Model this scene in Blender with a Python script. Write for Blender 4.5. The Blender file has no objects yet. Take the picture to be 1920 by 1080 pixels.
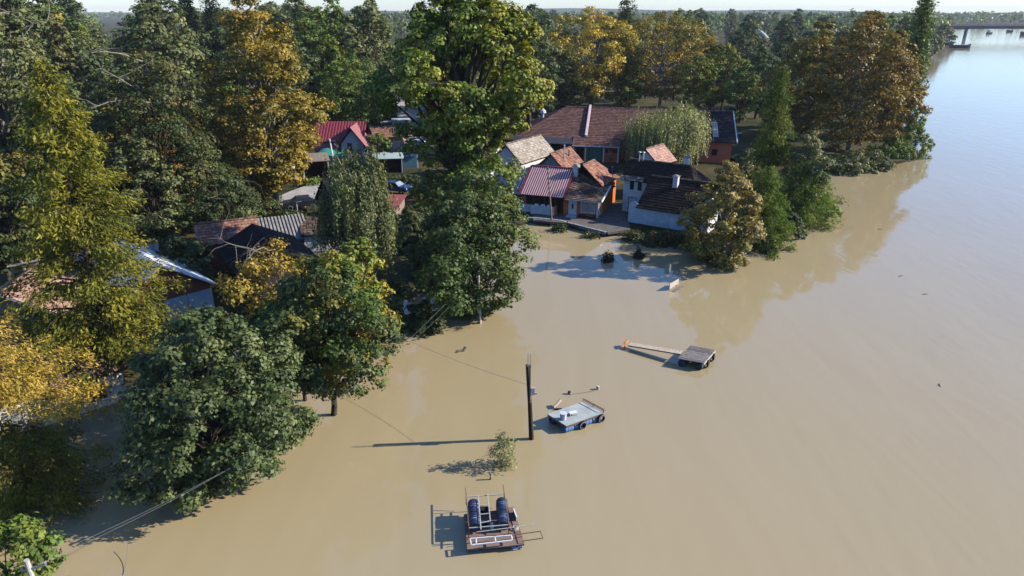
import bpy, bmesh, math, random
import numpy as np
from mathutils import Vector, Matrix

random.seed(7)
RNG = np.random.default_rng(11)
SC = bpy.context.scene
COL = SC.collection
R = math.radians

# ------------------------------------------------------------------ camera
CAM_H = 23.0
FPX = 1280.0
PITCH = math.atan(518 / 1280)
cam = bpy.data.cameras.new('camera')
cam.lens = 24.0
cam.sensor_width = 36.0
cam.clip_start = 0.1
cam.clip_end = 20000
camo = bpy.data.objects.new('camera', cam)
COL.objects.link(camo)
camo.location = (0, 0, CAM_H)
camo.rotation_euler = (math.pi / 2 - PITCH, 0, 0)
SC.camera = camo

# ------------------------------------------------------------------ world, sun, exposure
SUN_EL, SUN_AZ = R(29.0), R(86.0)          # azimuth from +Y towards +X
world = bpy.data.worlds.new('World')
SC.world = world
world.use_nodes = True
wn = world.node_tree.nodes
wl = world.node_tree.links
wn.clear()
sky = wn.new('ShaderNodeTexSky')
sky.sky_type = 'NISHITA'
sky.sun_disc = False
sky.sun_elevation = SUN_EL
sky.sun_rotation = SUN_AZ
sky.air_density = 1.05
sky.dust_density = 0.0
sky.ozone_density = 3.0
bg = wn.new('ShaderNodeBackground')
bg.inputs['Strength'].default_value = 0.122
wo = wn.new('ShaderNodeOutputWorld')
wb = wn.new('ShaderNodeMix')          # white balance of the whole sky, the camera's cool daylight setting
wb.data_type = 'RGBA'
wb.blend_type = 'MULTIPLY'
wb.inputs[0].default_value = 1.0
wb.inputs[7].default_value = (0.77, 0.90, 1.18, 1)
wl.new(sky.outputs[0], wb.inputs[6])
wl.new(wb.outputs[2], bg.inputs[0])
wl.new(bg.outputs[0], wo.inputs[0])

sun = bpy.data.lights.new('sun', 'SUN')
sun.energy = 5.0
sun.angle = R(0.53)
sun.color = (1.0, 0.93, 0.82)
suno = bpy.data.objects.new('sun', sun)
COL.objects.link(suno)
sv = Vector((math.cos(SUN_EL) * math.sin(SUN_AZ), math.cos(SUN_EL) * math.cos(SUN_AZ), math.sin(SUN_EL)))
suno.rotation_euler = (sv).to_track_quat('Z', 'Y').to_euler()

SC.view_settings.view_transform = 'Standard'
SC.view_settings.look = 'None'
SC.view_settings.exposure = 0.52
SC.view_settings.gamma = 1.0
SC.view_settings.use_curve_mapping = False
SC.cycles.max_bounces = 6
SC.cycles.diffuse_bounces = 0
SC.cycles.glossy_bounces = 2
SC.cycles.transmission_bounces = 3
SC.cycles.volume_bounces = 0
SC.cycles.transparent_max_bounces = 4
SC.cycles.use_denoising = True
SC.cycles.caustics_reflective = False
SC.cycles.caustics_refractive = False


# ------------------------------------------------------------------ helpers
def W(px, py, z=0.0):
    """point of the place at height z that the photograph shows at (px, py)"""
    dx = (px - 960) / FPX
    dy = -(py - 540) / FPX
    d = (dx, math.cos(PITCH) + dy * math.sin(PITCH), -math.sin(PITCH) + dy * math.cos(PITCH))
    t = (z - CAM_H) / d[2]
    return Vector((d[0] * t, d[1] * t, z))


def pxm(y, z=0.0):
    return FPX / (y * math.cos(PITCH) - (z - CAM_H) * math.sin(PITCH))


def height_at(y, py):
    ang = PITCH + math.atan((py - 540) / FPX)
    return CAM_H - y * math.tan(ang)


def tag(o, label=None, cat=None, group=None, kind=None):
    if label: o['label'] = label
    if cat: o['category'] = cat
    if group: o['group'] = group
    if kind: o['kind'] = kind
    return o


def empty(name, loc=(0, 0, 0), rz=0.0, label=None, cat=None, group=None):
    o = bpy.data.objects.new(name, None)
    COL.objects.link(o)
    o.location = loc
    o.rotation_euler = (0, 0, rz)
    o.empty_display_size = 0.3
    return tag(o, label, cat, group)


class MB:
    """collects shapes, then links them as one mesh object"""
    def __init__(s):
        s.v, s.f, s.c, s.col = [], [], [], None

    def add(s, vs, fs):
        b = len(s.v)
        s.v += [tuple(v) for v in vs]
        s.f += [tuple(i + b for i in f) for f in fs]
        if s.col is not None:
            s.c += [s.col] * len(vs)
        return s

    def box(s, x0, x1, y0, y1, z0, z1, m=None):
        vs = [Vector((x, y, z)) for z in (z0, z1) for y in (y0, y1) for x in (x0, x1)]
        if m is not None: vs = [m @ v for v in vs]
        return s.add(vs, [(0, 2, 3, 1), (4, 5, 7, 6), (0, 1, 5, 4), (2, 6, 7, 3), (0, 4, 6, 2), (1, 3, 7, 5)])

    def bar(s, a, b, w, h=None, up=(0, 0, 1)):
        a, b = Vector(a), Vector(b)
        h = w if h is None else h
        d = (b - a).normalized()
        up = Vector(up)
        if abs(d.dot(up)) > .98: up = Vector((0, 1, 0))
        x = d.cross(up).normalized()
        z = x.cross(d)
        vs = [p + x * sx * w / 2 + z * sz * h / 2 for p in (a, b) for sz in (-1, 1) for sx in (-1, 1)]
        return s.add(vs, [(0, 1, 3, 2), (4, 6, 7, 5), (0, 4, 5, 1), (2, 3, 7, 6), (0, 2, 6, 4), (1, 5, 7, 3)])

    def tube(s, pts, rad, n=8, caps=True):
        pts = [Vector(p) for p in pts]
        if not hasattr(rad, '__len__'): rad = [rad] * len(pts)
        vs, fs = [], []
        for i, p in enumerate(pts):
            d = (pts[min(i + 1, len(pts) - 1)] - pts[max(i - 1, 0)]).normalized()
            up = Vector((0, 0, 1)) if abs(d.z) < .9 else Vector((0, 1, 0))
            x = d.cross(up).normalized()
            y = d.cross(x)
            for k in range(n):
                a = 2 * math.pi * k / n
                vs.append(p + (x * math.cos(a) + y * math.sin(a)) * rad[i])
        for i in range(len(pts) - 1):
            for k in range(n):
                a, b = i * n + k, i * n + (k + 1) % n
                fs.append((a, b, b + n, a + n))
        if caps:
            fs.append(tuple(range(n - 1, -1, -1)))
            fs.append(tuple(range((len(pts) - 1) * n, len(pts) * n)))
        return s.add(vs, fs)

    def slab(s, pts, t):
        """polygon pts extruded by t along its own normal, downwards"""
        pts = [Vector(p) for p in pts]
        n = (pts[1] - pts[0]).cross(pts[2] - pts[0]).normalized()
        if n.z < 0: n = -n
        k = len(pts)
        lo = [p - n * t for p in pts]
        fs = [tuple(range(k)), tuple(range(2 * k - 1, k - 1, -1))]
        fs += [(i, i + k, (i + 1) % k + k, (i + 1) % k) for i in range(k)]
        return s.add(pts + lo, fs)

    def build(s, name, mat, parent=None, smooth=False):
        me = bpy.data.meshes.new(name)
        me.from_pydata(s.v, [], s.f)
        if s.c:
            at = me.color_attributes.new('tint', 'FLOAT_COLOR', 'POINT')
            at.data.foreach_set('color', np.array([(*c, 1.0) for c in s.c], dtype=np.float32).ravel())
        me.materials.append(mat)
        bm = bmesh.new(); bm.from_mesh(me)
        bmesh.ops.recalc_face_normals(bm, faces=bm.faces)
        bm.to_mesh(me); bm.free()
        if smooth:
            me.polygons.foreach_set('use_smooth', [True] * len(me.polygons))
        o = bpy.data.objects.new(name, me)
        COL.objects.link(o)
        if parent is not None: o.parent = parent
        return o


# ------------------------------------------------------------------ materials
def new_mat(name):
    m = bpy.data.materials.new(name)
    m.use_nodes = True
    nt = m.node_tree
    b = nt.nodes['Principled BSDF']
    return m, nt, b


def mat(name, col, rough=.8, var=.25, scale=3.0, spec=.3, metal=0.0, col2=None, bump=0.0, bscale=20.0):
    m, nt, b = new_mat(name)
    N, L = nt.nodes, nt.links
    tc = N.new('ShaderNodeTexCoord')
    n1 = N.new('ShaderNodeTexNoise'); n1.inputs['Scale'].default_value = scale
    n1.inputs['Detail'].default_value = 7; n1.inputs['Roughness'].default_value = .65
    L.new(tc.outputs['Object'], n1.inputs['Vector'])
    cr = N.new('ShaderNodeValToRGB')
    c2 = col2 if col2 else tuple(c * (1 - var) for c in col)
    c1 = tuple(min(1, c * (1 + var * .6)) for c in col) if not col2 else col
    cr.color_ramp.elements[0].position = .32; cr.color_ramp.elements[0].color = (*c2, 1)
    cr.color_ramp.elements[1].position = .68; cr.color_ramp.elements[1].color = (*c1, 1)
    L.new(n1.outputs['Fac'], cr.inputs[0])
    L.new(cr.outputs[0], b.inputs['Base Color'])
    b.inputs['Roughness'].default_value = rough
    b.inputs['Metallic'].default_value = metal
    b.inputs['Specular IOR Level'].default_value = spec
    if bump:
        n2 = N.new('ShaderNodeTexNoise'); n2.inputs['Scale'].default_value = bscale
        n2.inputs['Detail'].default_value = 5
        L.new(tc.outputs['Object'], n2.inputs['Vector'])
        bp = N.new('ShaderNodeBump'); bp.inputs['Strength'].default_value = bump
        bp.inputs['Distance'].default_value = .05
        L.new(n2.outputs['Fac'], bp.inputs['Height'])
        L.new(bp.outputs[0], b.inputs['Normal'])
    return m


def mat_tint(name, rough=.85, spec=.2, scale=6.0, amt=.35):
    """colour comes from the piece (attribute), with grain on top"""
    m, nt, b = new_mat(name)
    N, L = nt.nodes, nt.links
    at = N.new('ShaderNodeAttribute'); at.attribute_name = 'tint'
    tc = N.new('ShaderNodeTexCoord')
    n1 = N.new('ShaderNodeTexNoise'); n1.inputs['Scale'].default_value = scale
    n1.inputs['Detail'].default_value = 6
    L.new(tc.outputs['Object'], n1.inputs['Vector'])
    mr = N.new('ShaderNodeMapRange')
    mr.inputs[1].default_value = .3; mr.inputs[2].default_value = .7
    mr.inputs[3].default_value = 1 - amt; mr.inputs[4].default_value = 1 + amt * .6
    L.new(n1.outputs['Fac'], mr.inputs[0])
    mx = N.new('ShaderNodeVectorMath'); mx.operation = 'SCALE'
    L.new(at.outputs['Color'], mx.inputs[0]); L.new(mr.outputs[0], mx.inputs['Scale'])
    L.new(mx.outputs[0], b.inputs['Base Color'])
    b.inputs['Roughness'].default_value = rough
    b.inputs['Specular IOR Level'].default_value = spec
    return m


def mat_leaf(name, rough=.55, spec=.3, trans=.2):
    m, nt, b = new_mat(name)
    N, L = nt.nodes, nt.links
    at = N.new('ShaderNodeAttribute'); at.attribute_name = 'tint'
    L.new(at.outputs['Color'], b.inputs['Base Color'])
    b.inputs['Roughness'].default_value = rough
    b.inputs['Specular IOR Level'].default_value = spec
    tr = N.new('ShaderNodeBsdfTranslucent')
    hs = N.new('ShaderNodeHueSaturation'); hs.inputs['Saturation'].default_value = 1.15
    hs.inputs['Value'].default_value = 1.3
    L.new(at.outputs['Color'], hs.inputs['Color']); L.new(hs.outputs[0], tr.inputs['Color'])
    mx = N.new('ShaderNodeMixShader'); mx.inputs[0].default_value = trans
    L.new(b.outputs[0], mx.inputs[1]); L.new(tr.outputs[0], mx.inputs[2])
    L.new(mx.outputs[0], N['Material Output'].inputs['Surface'])
    return m


def mat_water():
    m, nt, b = new_mat('flood_water')
    N, L = nt.nodes, nt.links
    tc = N.new('ShaderNodeTexCoord')
    n1 = N.new('ShaderNodeTexNoise'); n1.inputs['Scale'].default_value = .035; n1.inputs['Detail'].default_value = 6
    mp = N.new('ShaderNodeMapping'); mp.inputs['Scale'].default_value = (1, .45, 1); mp.inputs['Rotation'].default_value = (0, 0, R(-32))
    L.new(tc.outputs['Object'], mp.inputs['Vector'])
    L.new(mp.outputs[0], n1.inputs['Vector'])
    n1.inputs['Distortion'].default_value = 1.5
    n4 = N.new('ShaderNodeTexNoise'); n4.inputs['Scale'].default_value = .32; n4.inputs['Detail'].default_value = 7; n4.inputs['Distortion'].default_value = 2.5
    mp4 = N.new('ShaderNodeMapping'); mp4.inputs['Scale'].default_value = (1, .16, 1); mp4.inputs['Rotation'].default_value = (0, 0, R(-34))
    L.new(tc.outputs['Object'], mp4.inputs['Vector']); L.new(mp4.outputs[0], n4.inputs['Vector'])
    av = N.new('ShaderNodeMath'); av.operation = 'MULTIPLY_ADD'; av.inputs[1].default_value = .45
    L.new(n4.outputs['Fac'], av.inputs[0])
    hf = N.new('ShaderNodeMath'); hf.operation = 'MULTIPLY'; hf.inputs[1].default_value = .55; L.new(n1.outputs['Fac'], hf.inputs[0]); L.new(hf.outputs[0], av.inputs[2])
    cr = N.new('ShaderNodeValToRGB')
    cr.color_ramp.elements[0].position = .34; cr.color_ramp.elements[0].color = (.395, .312, .170, 1)
    cr.color_ramp.elements[1].position = .66; cr.color_ramp.elements[1].color = (.425, .34, .190, 1)
    L.new(av.outputs[0], cr.inputs[0])
    L.new(cr.outputs[0], b.inputs['Base Color'])
    b.inputs['Roughness'].default_value = .035
    b.inputs['IOR'].default_value = 1.62
    b.inputs['Specular IOR Level'].default_value = .5
    # slow eddies, and fine ripples out in the current
    n2 = N.new('ShaderNodeTexNoise'); n2.inputs['Scale'].default_value = .55; n2.inputs['Detail'].default_value = 4
    n2.inputs['Distortion'].default_value = 1.2
    n3 = N.new('ShaderNodeTexNoise'); n3.inputs['Scale'].default_value = 2.2; n3.inputs['Detail'].default_value = 3
    L.new(mp.outputs[0], n2.inputs['Vector']); L.new(mp.outputs[0], n3.inputs['Vector'])
    # current is livelier in the open river (to the right) than between the flooded trees
    sx = N.new('ShaderNodeSeparateXYZ'); L.new(tc.outputs['Object'], sx.inputs[0])
    m1 = N.new('ShaderNodeMath'); m1.operation = 'MULTIPLY_ADD'; m1.inputs[1].default_value = -.35; m1.inputs[2].default_value = 0
    L.new(sx.outputs[1], m1.inputs[0])
    m2 = N.new('ShaderNodeMath'); m2.operation = 'ADD'; L.new(sx.outputs[0], m2.inputs[0]); L.new(m1.outputs[0], m2.inputs[1])
    mr = N.new('ShaderNodeMapRange'); mr.inputs[1].default_value = -8; mr.inputs[2].default_value = 40
    mr.inputs[3].default_value = .015; mr.inputs[4].default_value = .32
    L.new(m2.outputs[0], mr.inputs[0])
    b1 = N.new('ShaderNodeBump'); b1.inputs['Distance'].default_value = .12
    L.new(mr.outputs[0], b1.inputs['Strength']); L.new(n2.outputs['Fac'], b1.inputs['Height'])
    b2 = N.new('ShaderNodeBump'); b2.inputs['Distance'].default_value = .02
    L.new(mr.outputs[0], b2.inputs['Strength']); L.new(n3.outputs['Fac'], b2.inputs['Height'])
    L.new(b1.outputs[0], b2.inputs['Normal'])
    L.new(b2.outputs[0], b.inputs['Normal'])
    return m


def mat_ground():
    m, nt, b = new_mat('soil_and_grass')
    N, L = nt.nodes, nt.links
    tc = N.new('ShaderNodeTexCoord')
    n1 = N.new('ShaderNodeTexNoise'); n1.inputs['Scale'].default_value = .09; n1.inputs['Detail'].default_value = 8
    n2 = N.new('ShaderNodeTexNoise'); n2.inputs['Scale'].default_value = 2.5; n2.inputs['Detail'].default_value = 8
    L.new(tc.outputs['Object'], n1.inputs['Vector']); L.new(tc.outputs['Object'], n2.inputs['Vector'])
    c1 = N.new('ShaderNodeValToRGB')
    e = c1.color_ramp.elements
    e[0].position = .38; e[0].color = (.040, .050, .018, 1)
    e[1].position = .66; e[1].color = (.13, .105, .055, 1)
    L.new(n1.outputs['Fac'], c1.inputs[0])
    c2 = N.new('ShaderNodeValToRGB')
    e = c2.color_ramp.elements
    e[0].position = .3; e[0].color = (.55, .5, .45, 1)
    e[1].position = .7; e[1].color = (1.15, 1.15, 1.1, 1)
    L.new(n2.outputs['Fac'], c2.inputs[0])
    mx = N.new('ShaderNodeMix'); mx.data_type = 'RGBA'; mx.blend_type = 'MULTIPLY'; mx.inputs[0].default_value = 1
    L.new(c1.outputs[0], mx.inputs[6]); L.new(c2.outputs[0], mx.inputs[7])
    # wet mud along the waterline
    sz = N.new('ShaderNodeSeparateXYZ'); L.new(tc.outputs['Object'], sz.inputs[0])
    wr = N.new('ShaderNodeMapRange'); wr.inputs[1].default_value = .12; wr.inputs[2].default_value = .42; L.new(sz.outputs[2], wr.inputs[0])
    wx = N.new('ShaderNodeMix'); wx.data_type = 'RGBA'; wx.inputs[6].default_value = (.045, .036, .024, 1)
    L.new(wr.outputs[0], wx.inputs[0]); L.new(mx.outputs[2], wx.inputs[7])
    L.new(wx.outputs[2], b.inputs['Base Color'])
    b.inputs['Roughness'].default_value = .95
    b.inputs['Specular IOR Level'].default_value = .1
    bp = N.new('ShaderNodeBump'); bp.inputs['Strength'].default_value = .6; bp.inputs['Distance'].default_value = .1
    L.new(n2.outputs['Fac'], bp.inputs['Height']); L.new(bp.outputs[0], b.inputs['Normal'])
    return m


M = {
    'water': mat_water(),
    'ground': mat_ground(),
    'leaf': mat_leaf('leaf'),
    'leaf_gloss': mat_leaf('leaf_glossy', rough=.5, spec=.28, trans=.2),
    'needle': mat_leaf('needle', rough=.7, spec=.15, trans=.3),
    'bark': mat('bark', (.085, .065, .048), .95, .5, 4, .1, bump=.5, bscale=8),
    'bark_pale': mat('bark_pale', (.33, .29, .23), .9, .5, 1.5, .1, col2=(.14, .12, .09), bump=.3),
    'bark_white': mat('bark_birch', (.5, .48, .43), .85, .5, 2.2, .1, col2=(.1, .09, .08)),
    'tile': mat_tint('roof_tile'),
    'tint': mat_tint('painted_piece', rough=.7, scale=3, amt=.2),
    'concrete': mat('concrete', (.44, .41, .36), .9, .25, .8, .2, bump=.2),
    'asphalt': mat('asphalt', (.17, .17, .17), .95, .3, .6, .2),
    'paving': mat('paving', (.15, .13, .115), .9, .3, 1.4, .2, bump=.2),
    'orange': mat('orange_plaster', (.72, .18, .045), .9, .22, 1.2, .15),
    'salmon': mat('salmon_plaster', (.64, .17, .11), .9, .2, .5, .15, col2=(.64, .15, .055)),
    'white': mat('white_plaster', (.74, .73, .70), .9, .16, 1.3, .15),
    'whitepaint': mat('white_paint', (.78, .78, .76), .6, .1, 2, .3),
    'cream': mat('cream_plaster', (.70, .56, .40), .9, .15, 1.2, .15),
    'grey': mat('grey_plaster', (.36, .35, .33), .9, .25, 1.2, .15),
    'brick': mat('red_brick', (.42, .13, .07), .9, .4, 5, .15, col2=(.25, .09, .06), bump=.3),
    'bluewall': mat('pale_blue_paint_and_sky_fill', (.58, .69, .74), .8, .22, 1.6, .2),
    'teal': mat('teal_paint', (.10, .22, .25), .8, .22, 1.6, .2),
    'wood': mat('weathered_wood', (.28, .22, .17), .9, .45, 5, .15),
    'darkwood': mat('dark_timber', (.065, .045, .035), .9, .4, 4, .15),
    'palewood': mat('pale_wood', (.62, .50, .37), .85, .25, 4, .2),
    'orangewood': mat('orange_board', (.72, .26, .08), .8, .25, 4, .2),
    'tar': mat('black_roofing_felt', (.018, .017, .018), .9, .4, 2, .2),
    'darkroof': mat('dark_sheet_roof', (.045, .047, .055), .6, .3, 1, .3),
    'redmetal': mat('red_sheet_metal', (.25, .03, .04), .45, .2, 2, .5),
    'greymetal': mat('grey_metal', (.32, .33, .34), .45, .25, 3, .5, metal=.4),
    'whitemetal': mat('white_sheet_metal', (.62, .63, .65), .55, .12, 2, .5),
    'corrgrey': mat('fibre_cement', (.34, .31, .27), .9, .45, 2, .2),
    'rustmetal': mat('rusty_steel', (.17, .11, .085), .7, .5, 9, .3, metal=.2, col2=(.28, .15, .08)),
    'palemetal': mat('galvanised_steel', (.60, .57, .50), .5, .25, 5, .5, metal=.2),
    'barrel': mat('blue_plastic', (.020, .034, .085), .42, .4, 3, .5),
    'barrelband': mat('pale_blue_label', (.20, .25, .38), .5, .5, 6, .4, col2=(.07, .10, .2)),
    'paleblue': mat('pale_blue_plastic', (.16, .33, .60), .5, .35, 4, .4, col2=(.08, .17, .33)),
    'greenplastic': mat('green_plastic', (.03, .15, .13), .5, .3, 3, .4),
    'rubber': mat('black_rubber', (.018, .018, .019), .8, .3, 6, .3),
    'tyregrey': mat('dusty_tyre', (.30, .30, .31), .8, .4, 5, .2),
    'plywood': mat('brown_plywood', (.26, .17, .13), .8, .25, 2.2, .25, bump=.1),
    'deckgrey': mat('grey_deck_sheet', (.42, .46, .44), .7, .18, 1.5, .3),
    'glass': mat('dark_glass', (.02, .023, .028), .12, .2, 1, .6),
    'glassblue': mat('curtained_glass', (.30, .34, .38), .2, .3, 1.2, .6),
    'black': mat('black_opening', (.008, .008, .009), .8, .2, 1, .1),
    'carblue': mat('dark_blue_car_paint', (.012, .035, .11), .2, .1, 1, .6),
    'carblack': mat('dark_car_paint', (.03, .03, .033), .22, .1, 1, .6),
    'tarpgreen': mat('green_tarp', (.03, .24, .17), .7, .25, 1, .3),
    'tarpwhite': mat('white_tarp', (.75, .77, .78), .6, .1, 1, .3),
    'steel': mat('bridge_steel', (.13, .11, .11), .7, .2, .1, .3),
    'hull': mat('dark_hull', (.03, .035, .05), .6, .3, .5, .4),
    'wire': mat('wire', (.16, .16, .16), .6, .1, 5, .4),
    'palewire': mat('pale_wire', (.55, .50, .42), .6, .1, 5, .4),
    'cloth_grey': mat('grey_cloth', (.25, .26, .29), .9, .2, 6, .1),
    'cloth_dark': mat('dark_cloth', (.03, .03, .04), .9, .2, 6, .1),
    'skin': mat('skin', (.42, .26, .19), .6, .1, 6, .3),
    'hair': mat('dark_hair', (.03, .02, .015), .7, .2, 20, .3),
    'redbrown': mat('red_brown_roofing', (.30, .085, .075), .85, .2, 1, .2),
}

# ================================================================== the setting: ground, water, roads
SHORE_PX = [(1000, 421), (1060, 426), (1140, 444), (1200, 454), (1290, 468), (1360, 470), (1420, 458), (1470, 428),
            (1540, 400), (1556, 352), (1562, 326), (1640, 316), (1690, 300), (1724, 280), (1720, 262), (1697, 235),
            (1690, 192), (1700, 160), (1722, 135), (1745, 112), (1764, 96), (1774, 82), (1782, 66), (1790, 54), (1800, 48.5)]
LOW_PX = [(-40, 850), (150, 772), (330, 705), (480, 645), (640, 597), (770, 552), (900, 478)]
SHORE = [W(*p).xy for p in SHORE_PX]
SHORE += [Vector((1060, 1330)), Vector((1900, 1420)), Vector((5000, 1600)), Vector((6500, 6500)), Vector((-6500, 6500)),
          Vector((-6500, 24)), Vector((-70, 28))]
SHORE += [W(*p).xy for p in LOW_PX]
POLY = np.array([(p.x, p.y) for p in SHORE])


def signed_dist(x, y):
    """positive on land"""
    n = len(POLY)
    dmin = np.full(x.shape, 1e18)
    inside = np.zeros(x.shape, bool)
    for i in range(n):
        ax, ay = POLY[i]; bx, by = POLY[(i + 1) % n]
        ex, ey = bx - ax, by - ay
        t = np.clip(((x - ax) * ex + (y - ay) * ey) / (ex * ex + ey * ey), 0, 1)
        dmin = np.minimum(dmin, (x - ax - t * ex) ** 2 + (y - ay - t * ey) ** 2)
        c = ((ay > y) != (by > y)) & (x < (bx - ax) * (y - ay) / (by - ay + 1e-12) + ax)
        inside ^= c
    d = np.sqrt(dmin)
    return np.where(inside, d, -d)


def ground_z(x, y):
    x = np.asarray(x, float); y = np.asarray(y, float)
    d = signed_dist(x, y)
    wob = .35 * np.sin(x * .9 + y * .4) + .3 * np.sin(y * 1.3 - x * .5)
    t = np.clip((d + wob + .9) / 2.6, 0, 1)
    z = -1.4 + 1.9 * t * t * (3 - 2 * t)
    return z + np.where(d > 0, np.minimum(d * .002, .5), 0)


def axis(core0, core1, step, lo, hi, grow=1.18):
    a = list(np.arange(core0, core1 + 1e-6, step))
    s = step
    while a[-1] < hi:
        s *= grow; a.append(a[-1] + s)
    s = step
    while a[0] > lo:
        s *= grow; a.insert(0, a[0] - s)
    return np.array(a)


def grid_mesh(name, xs, ys, zf, m):
    X, Y = np.meshgrid(xs, ys)
    Z = zf(X.ravel(), Y.ravel())
    nx, ny = len(xs), len(ys)
    V = np.stack([X.ravel(), Y.ravel(), Z], 1)
    i = (np.arange(ny - 1)[:, None] * nx + np.arange(nx - 1)[None, :]).ravel()
    F = np.stack([i, i + 1, i + nx + 1, i + nx], 1)
    return np_mesh(name, V, F, m)


def np_mesh(name, V, F, m, col=None, parent=None, smooth=False):
    me = bpy.data.meshes.new(name)
    nv, nf, k = len(V), len(F), F.shape[1]
    me.vertices.add(nv)
    me.vertices.foreach_set('co', V.astype(np.float32).ravel())
    me.loops.add(nf * k)
    me.loops.foreach_set('vertex_index', F.astype(np.int32).ravel())
    me.polygons.add(nf)
    me.polygons.foreach_set('loop_start', np.arange(0, nf * k, k, dtype=np.int32))
    if smooth: me.polygons.foreach_set('use_smooth', np.ones(nf, bool))
    if col is not None:
        at = me.color_attributes.new('tint', 'FLOAT_COLOR', 'POINT')
        c = np.ones((nv, 4), np.float32); c[:, :3] = col
        at.data.foreach_set('color', c.ravel())
    me.materials.append(m)
    me.update(calc_edges=True)
    o = bpy.data.objects.new(name, me)
    COL.objects.link(o)
    if parent is not None: o.parent = parent
    return o


gx = axis(-62, 90, 1.15, -6400, 6400)
gy = axis(22, 150, 1.15, 10, 6400)
tag(grid_mesh('ground', gx, gy, ground_z, M['ground']), 'dark soil and grass of the river bank and woodland', kind='structure')

wm = MB()
wm.add([(-6400, -600, 0), (6400, -600, 0), (6400, 6400, 0), (-6400, 6400, 0)], [(0, 1, 2, 3)])
tag(wm.build('water', M['water']), 'muddy brown flood water of the wide river', kind='structure')


def sheet(name, px, z, m, label):
    mb = MB()
    pts = [W(p[0], p[1], z) for p in px]
    lo = [Vector((p.x, p.y, z - .25)) for p in pts]
    k = len(pts)
    mb.add(pts + lo, [tuple(range(k))] + [(i, (i + 1) % k, (i + 1) % k + k, i + k) for i in range(k)])
    return tag(mb.build(name, m), label, kind='structure')


GZ = .56
sheet('street', [(762, 282), (838, 288), (824, 250), (812, 205), (795, 180), (745, 180), (742, 205), (748, 232)], .98, M['concrete'],
      'pale dusty street running back between the trees')
sheet('lane', [(470, 400), (560, 392), (612, 358), (640, 332), (606, 336), (540, 360), (480, 388)], .98, M['concrete'],
      'sunlit concrete lane behind the sheds')
sheet('yard', [(1000, 413), (1062, 418), (1140, 436), (1182, 430), (1176, 402), (1165, 380), (1100, 376), (1000, 392)], .56, M['paving'],
      'paved yard in front of the riverside houses')
sheet('park_path', [(1290, 232), (1700, 300), (1640, 306), (1380, 300), (1300, 260)], .99, M['ground'], 'trodden bare earth under the plane trees')


# ================================================================== roofs and houses
TILE_OLD = [(.20, .125, .085), (.26, .15, .10), (.15, .105, .08), (.30, .20, .14), (.11, .085, .07)]
TILE_PALE = [(.44, .37, .29), (.39, .32, .25), (.49, .42, .34), (.33, .27, .21)]
TILE_RED = [(.30, .13, .085), (.36, .17, .11), (.24, .11, .08), (.40, .22, .15)]
TILE_PINK = [(.48, .27, .20), (.42, .23, .17), (.53, .33, .25)]
TILE_SHADED = [(.017, .013, .013), (.024, .017, .016), (.014, .012, .012), (.038, .024, .019)]  # near black: the shade lying on these roofs is put into the tiles
TILE_SLATE = [(.026, .024, .030), (.034, .030, .036), (.020, .020, .026)]
TILE_MAROON = [(.15, .078, .064), (.175, .09, .072), (.135, .07, .058), (.20, .105, .08)]


def tiles(mb, A, B, C, D, pal, tw=.30, th=.36, lift=.06, jit=1.0):
    """courses of tiles on the slope A-B (eave, left to right) up to D-C (ridge)"""
    A, B, C, D = map(Vector, (A, B, C, D))
    n = (B - A).cross(D - A).normalized()
    if n.z < 0: n = -n
    rows = max(2, int(round((((D - A).length + (C - B).length) / 2) / th)))
    for r in range(rows):
        t0, t1 = r / rows, (r + 1.12) / rows
        t1 = min(t1, 1.0)
        L0, R0 = A.lerp(D, t0), B.lerp(C, t0)
        L1, R1 = A.lerp(D, t1), B.lerp(C, t1)
        w = (R0 - L0).length
        k = max(1, int(round(w / tw)))
        for c in range(k):
            s0, s1 = c / k, (c + 1) / k - .06 / k
            up0 = n * (lift + random.uniform(-.2, .4) * lift * jit)
            up1 = n * .012
            q = [L0.lerp(R0, s0) + up0, L0.lerp(R0, s1) + up0, L1.lerp(R1, s1) + up1, L1.lerp(R1, s0) + up1]
            lo = [L0.lerp(R0, s0) + n * .004, L0.lerp(R0, s1) + n * .004]
            b = random.uniform(.8, 1.2)
            mb.col = tuple(ch * b for ch in random.choice(pal))
            mb.add(q + lo, [(0, 1, 2, 3), (0, 4, 5, 1)])


def slope(parent, A, B, C, D, pal, name='roof_tiles', under=None, tw=.30, th=.36, t=.12):
    s = MB(); s.slab([A, B, C, D] if (Vector(C) - Vector(D)).length > .05 else [A, B, C], t)
    o = s.build('roof', under or M['darkwood'], parent)
    mb = MB(); tiles(mb, A, B, C, D, pal, tw, th)
    tag(mb.build(name, M['tile'], o), kind='stuff')
    return o


def ridge_cap(parent, a, b, m=None, r=.11):
    mb = MB()
    a, b = Vector(a), Vector(b)
    n = max(2, int((b - a).length / .4))
    mb.col = (.3, .18, .12)
    for i in range(n):
        p, q = a.lerp(b, i / n), a.lerp(b, (i + 1.08) / n)
        mb.col = random.choice(TILE_OLD)
        mb.tube([p, q], [r, r * .88], 6)
    return tag(mb.build('ridge_cap', M['tile'], parent), kind='stuff')


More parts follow.
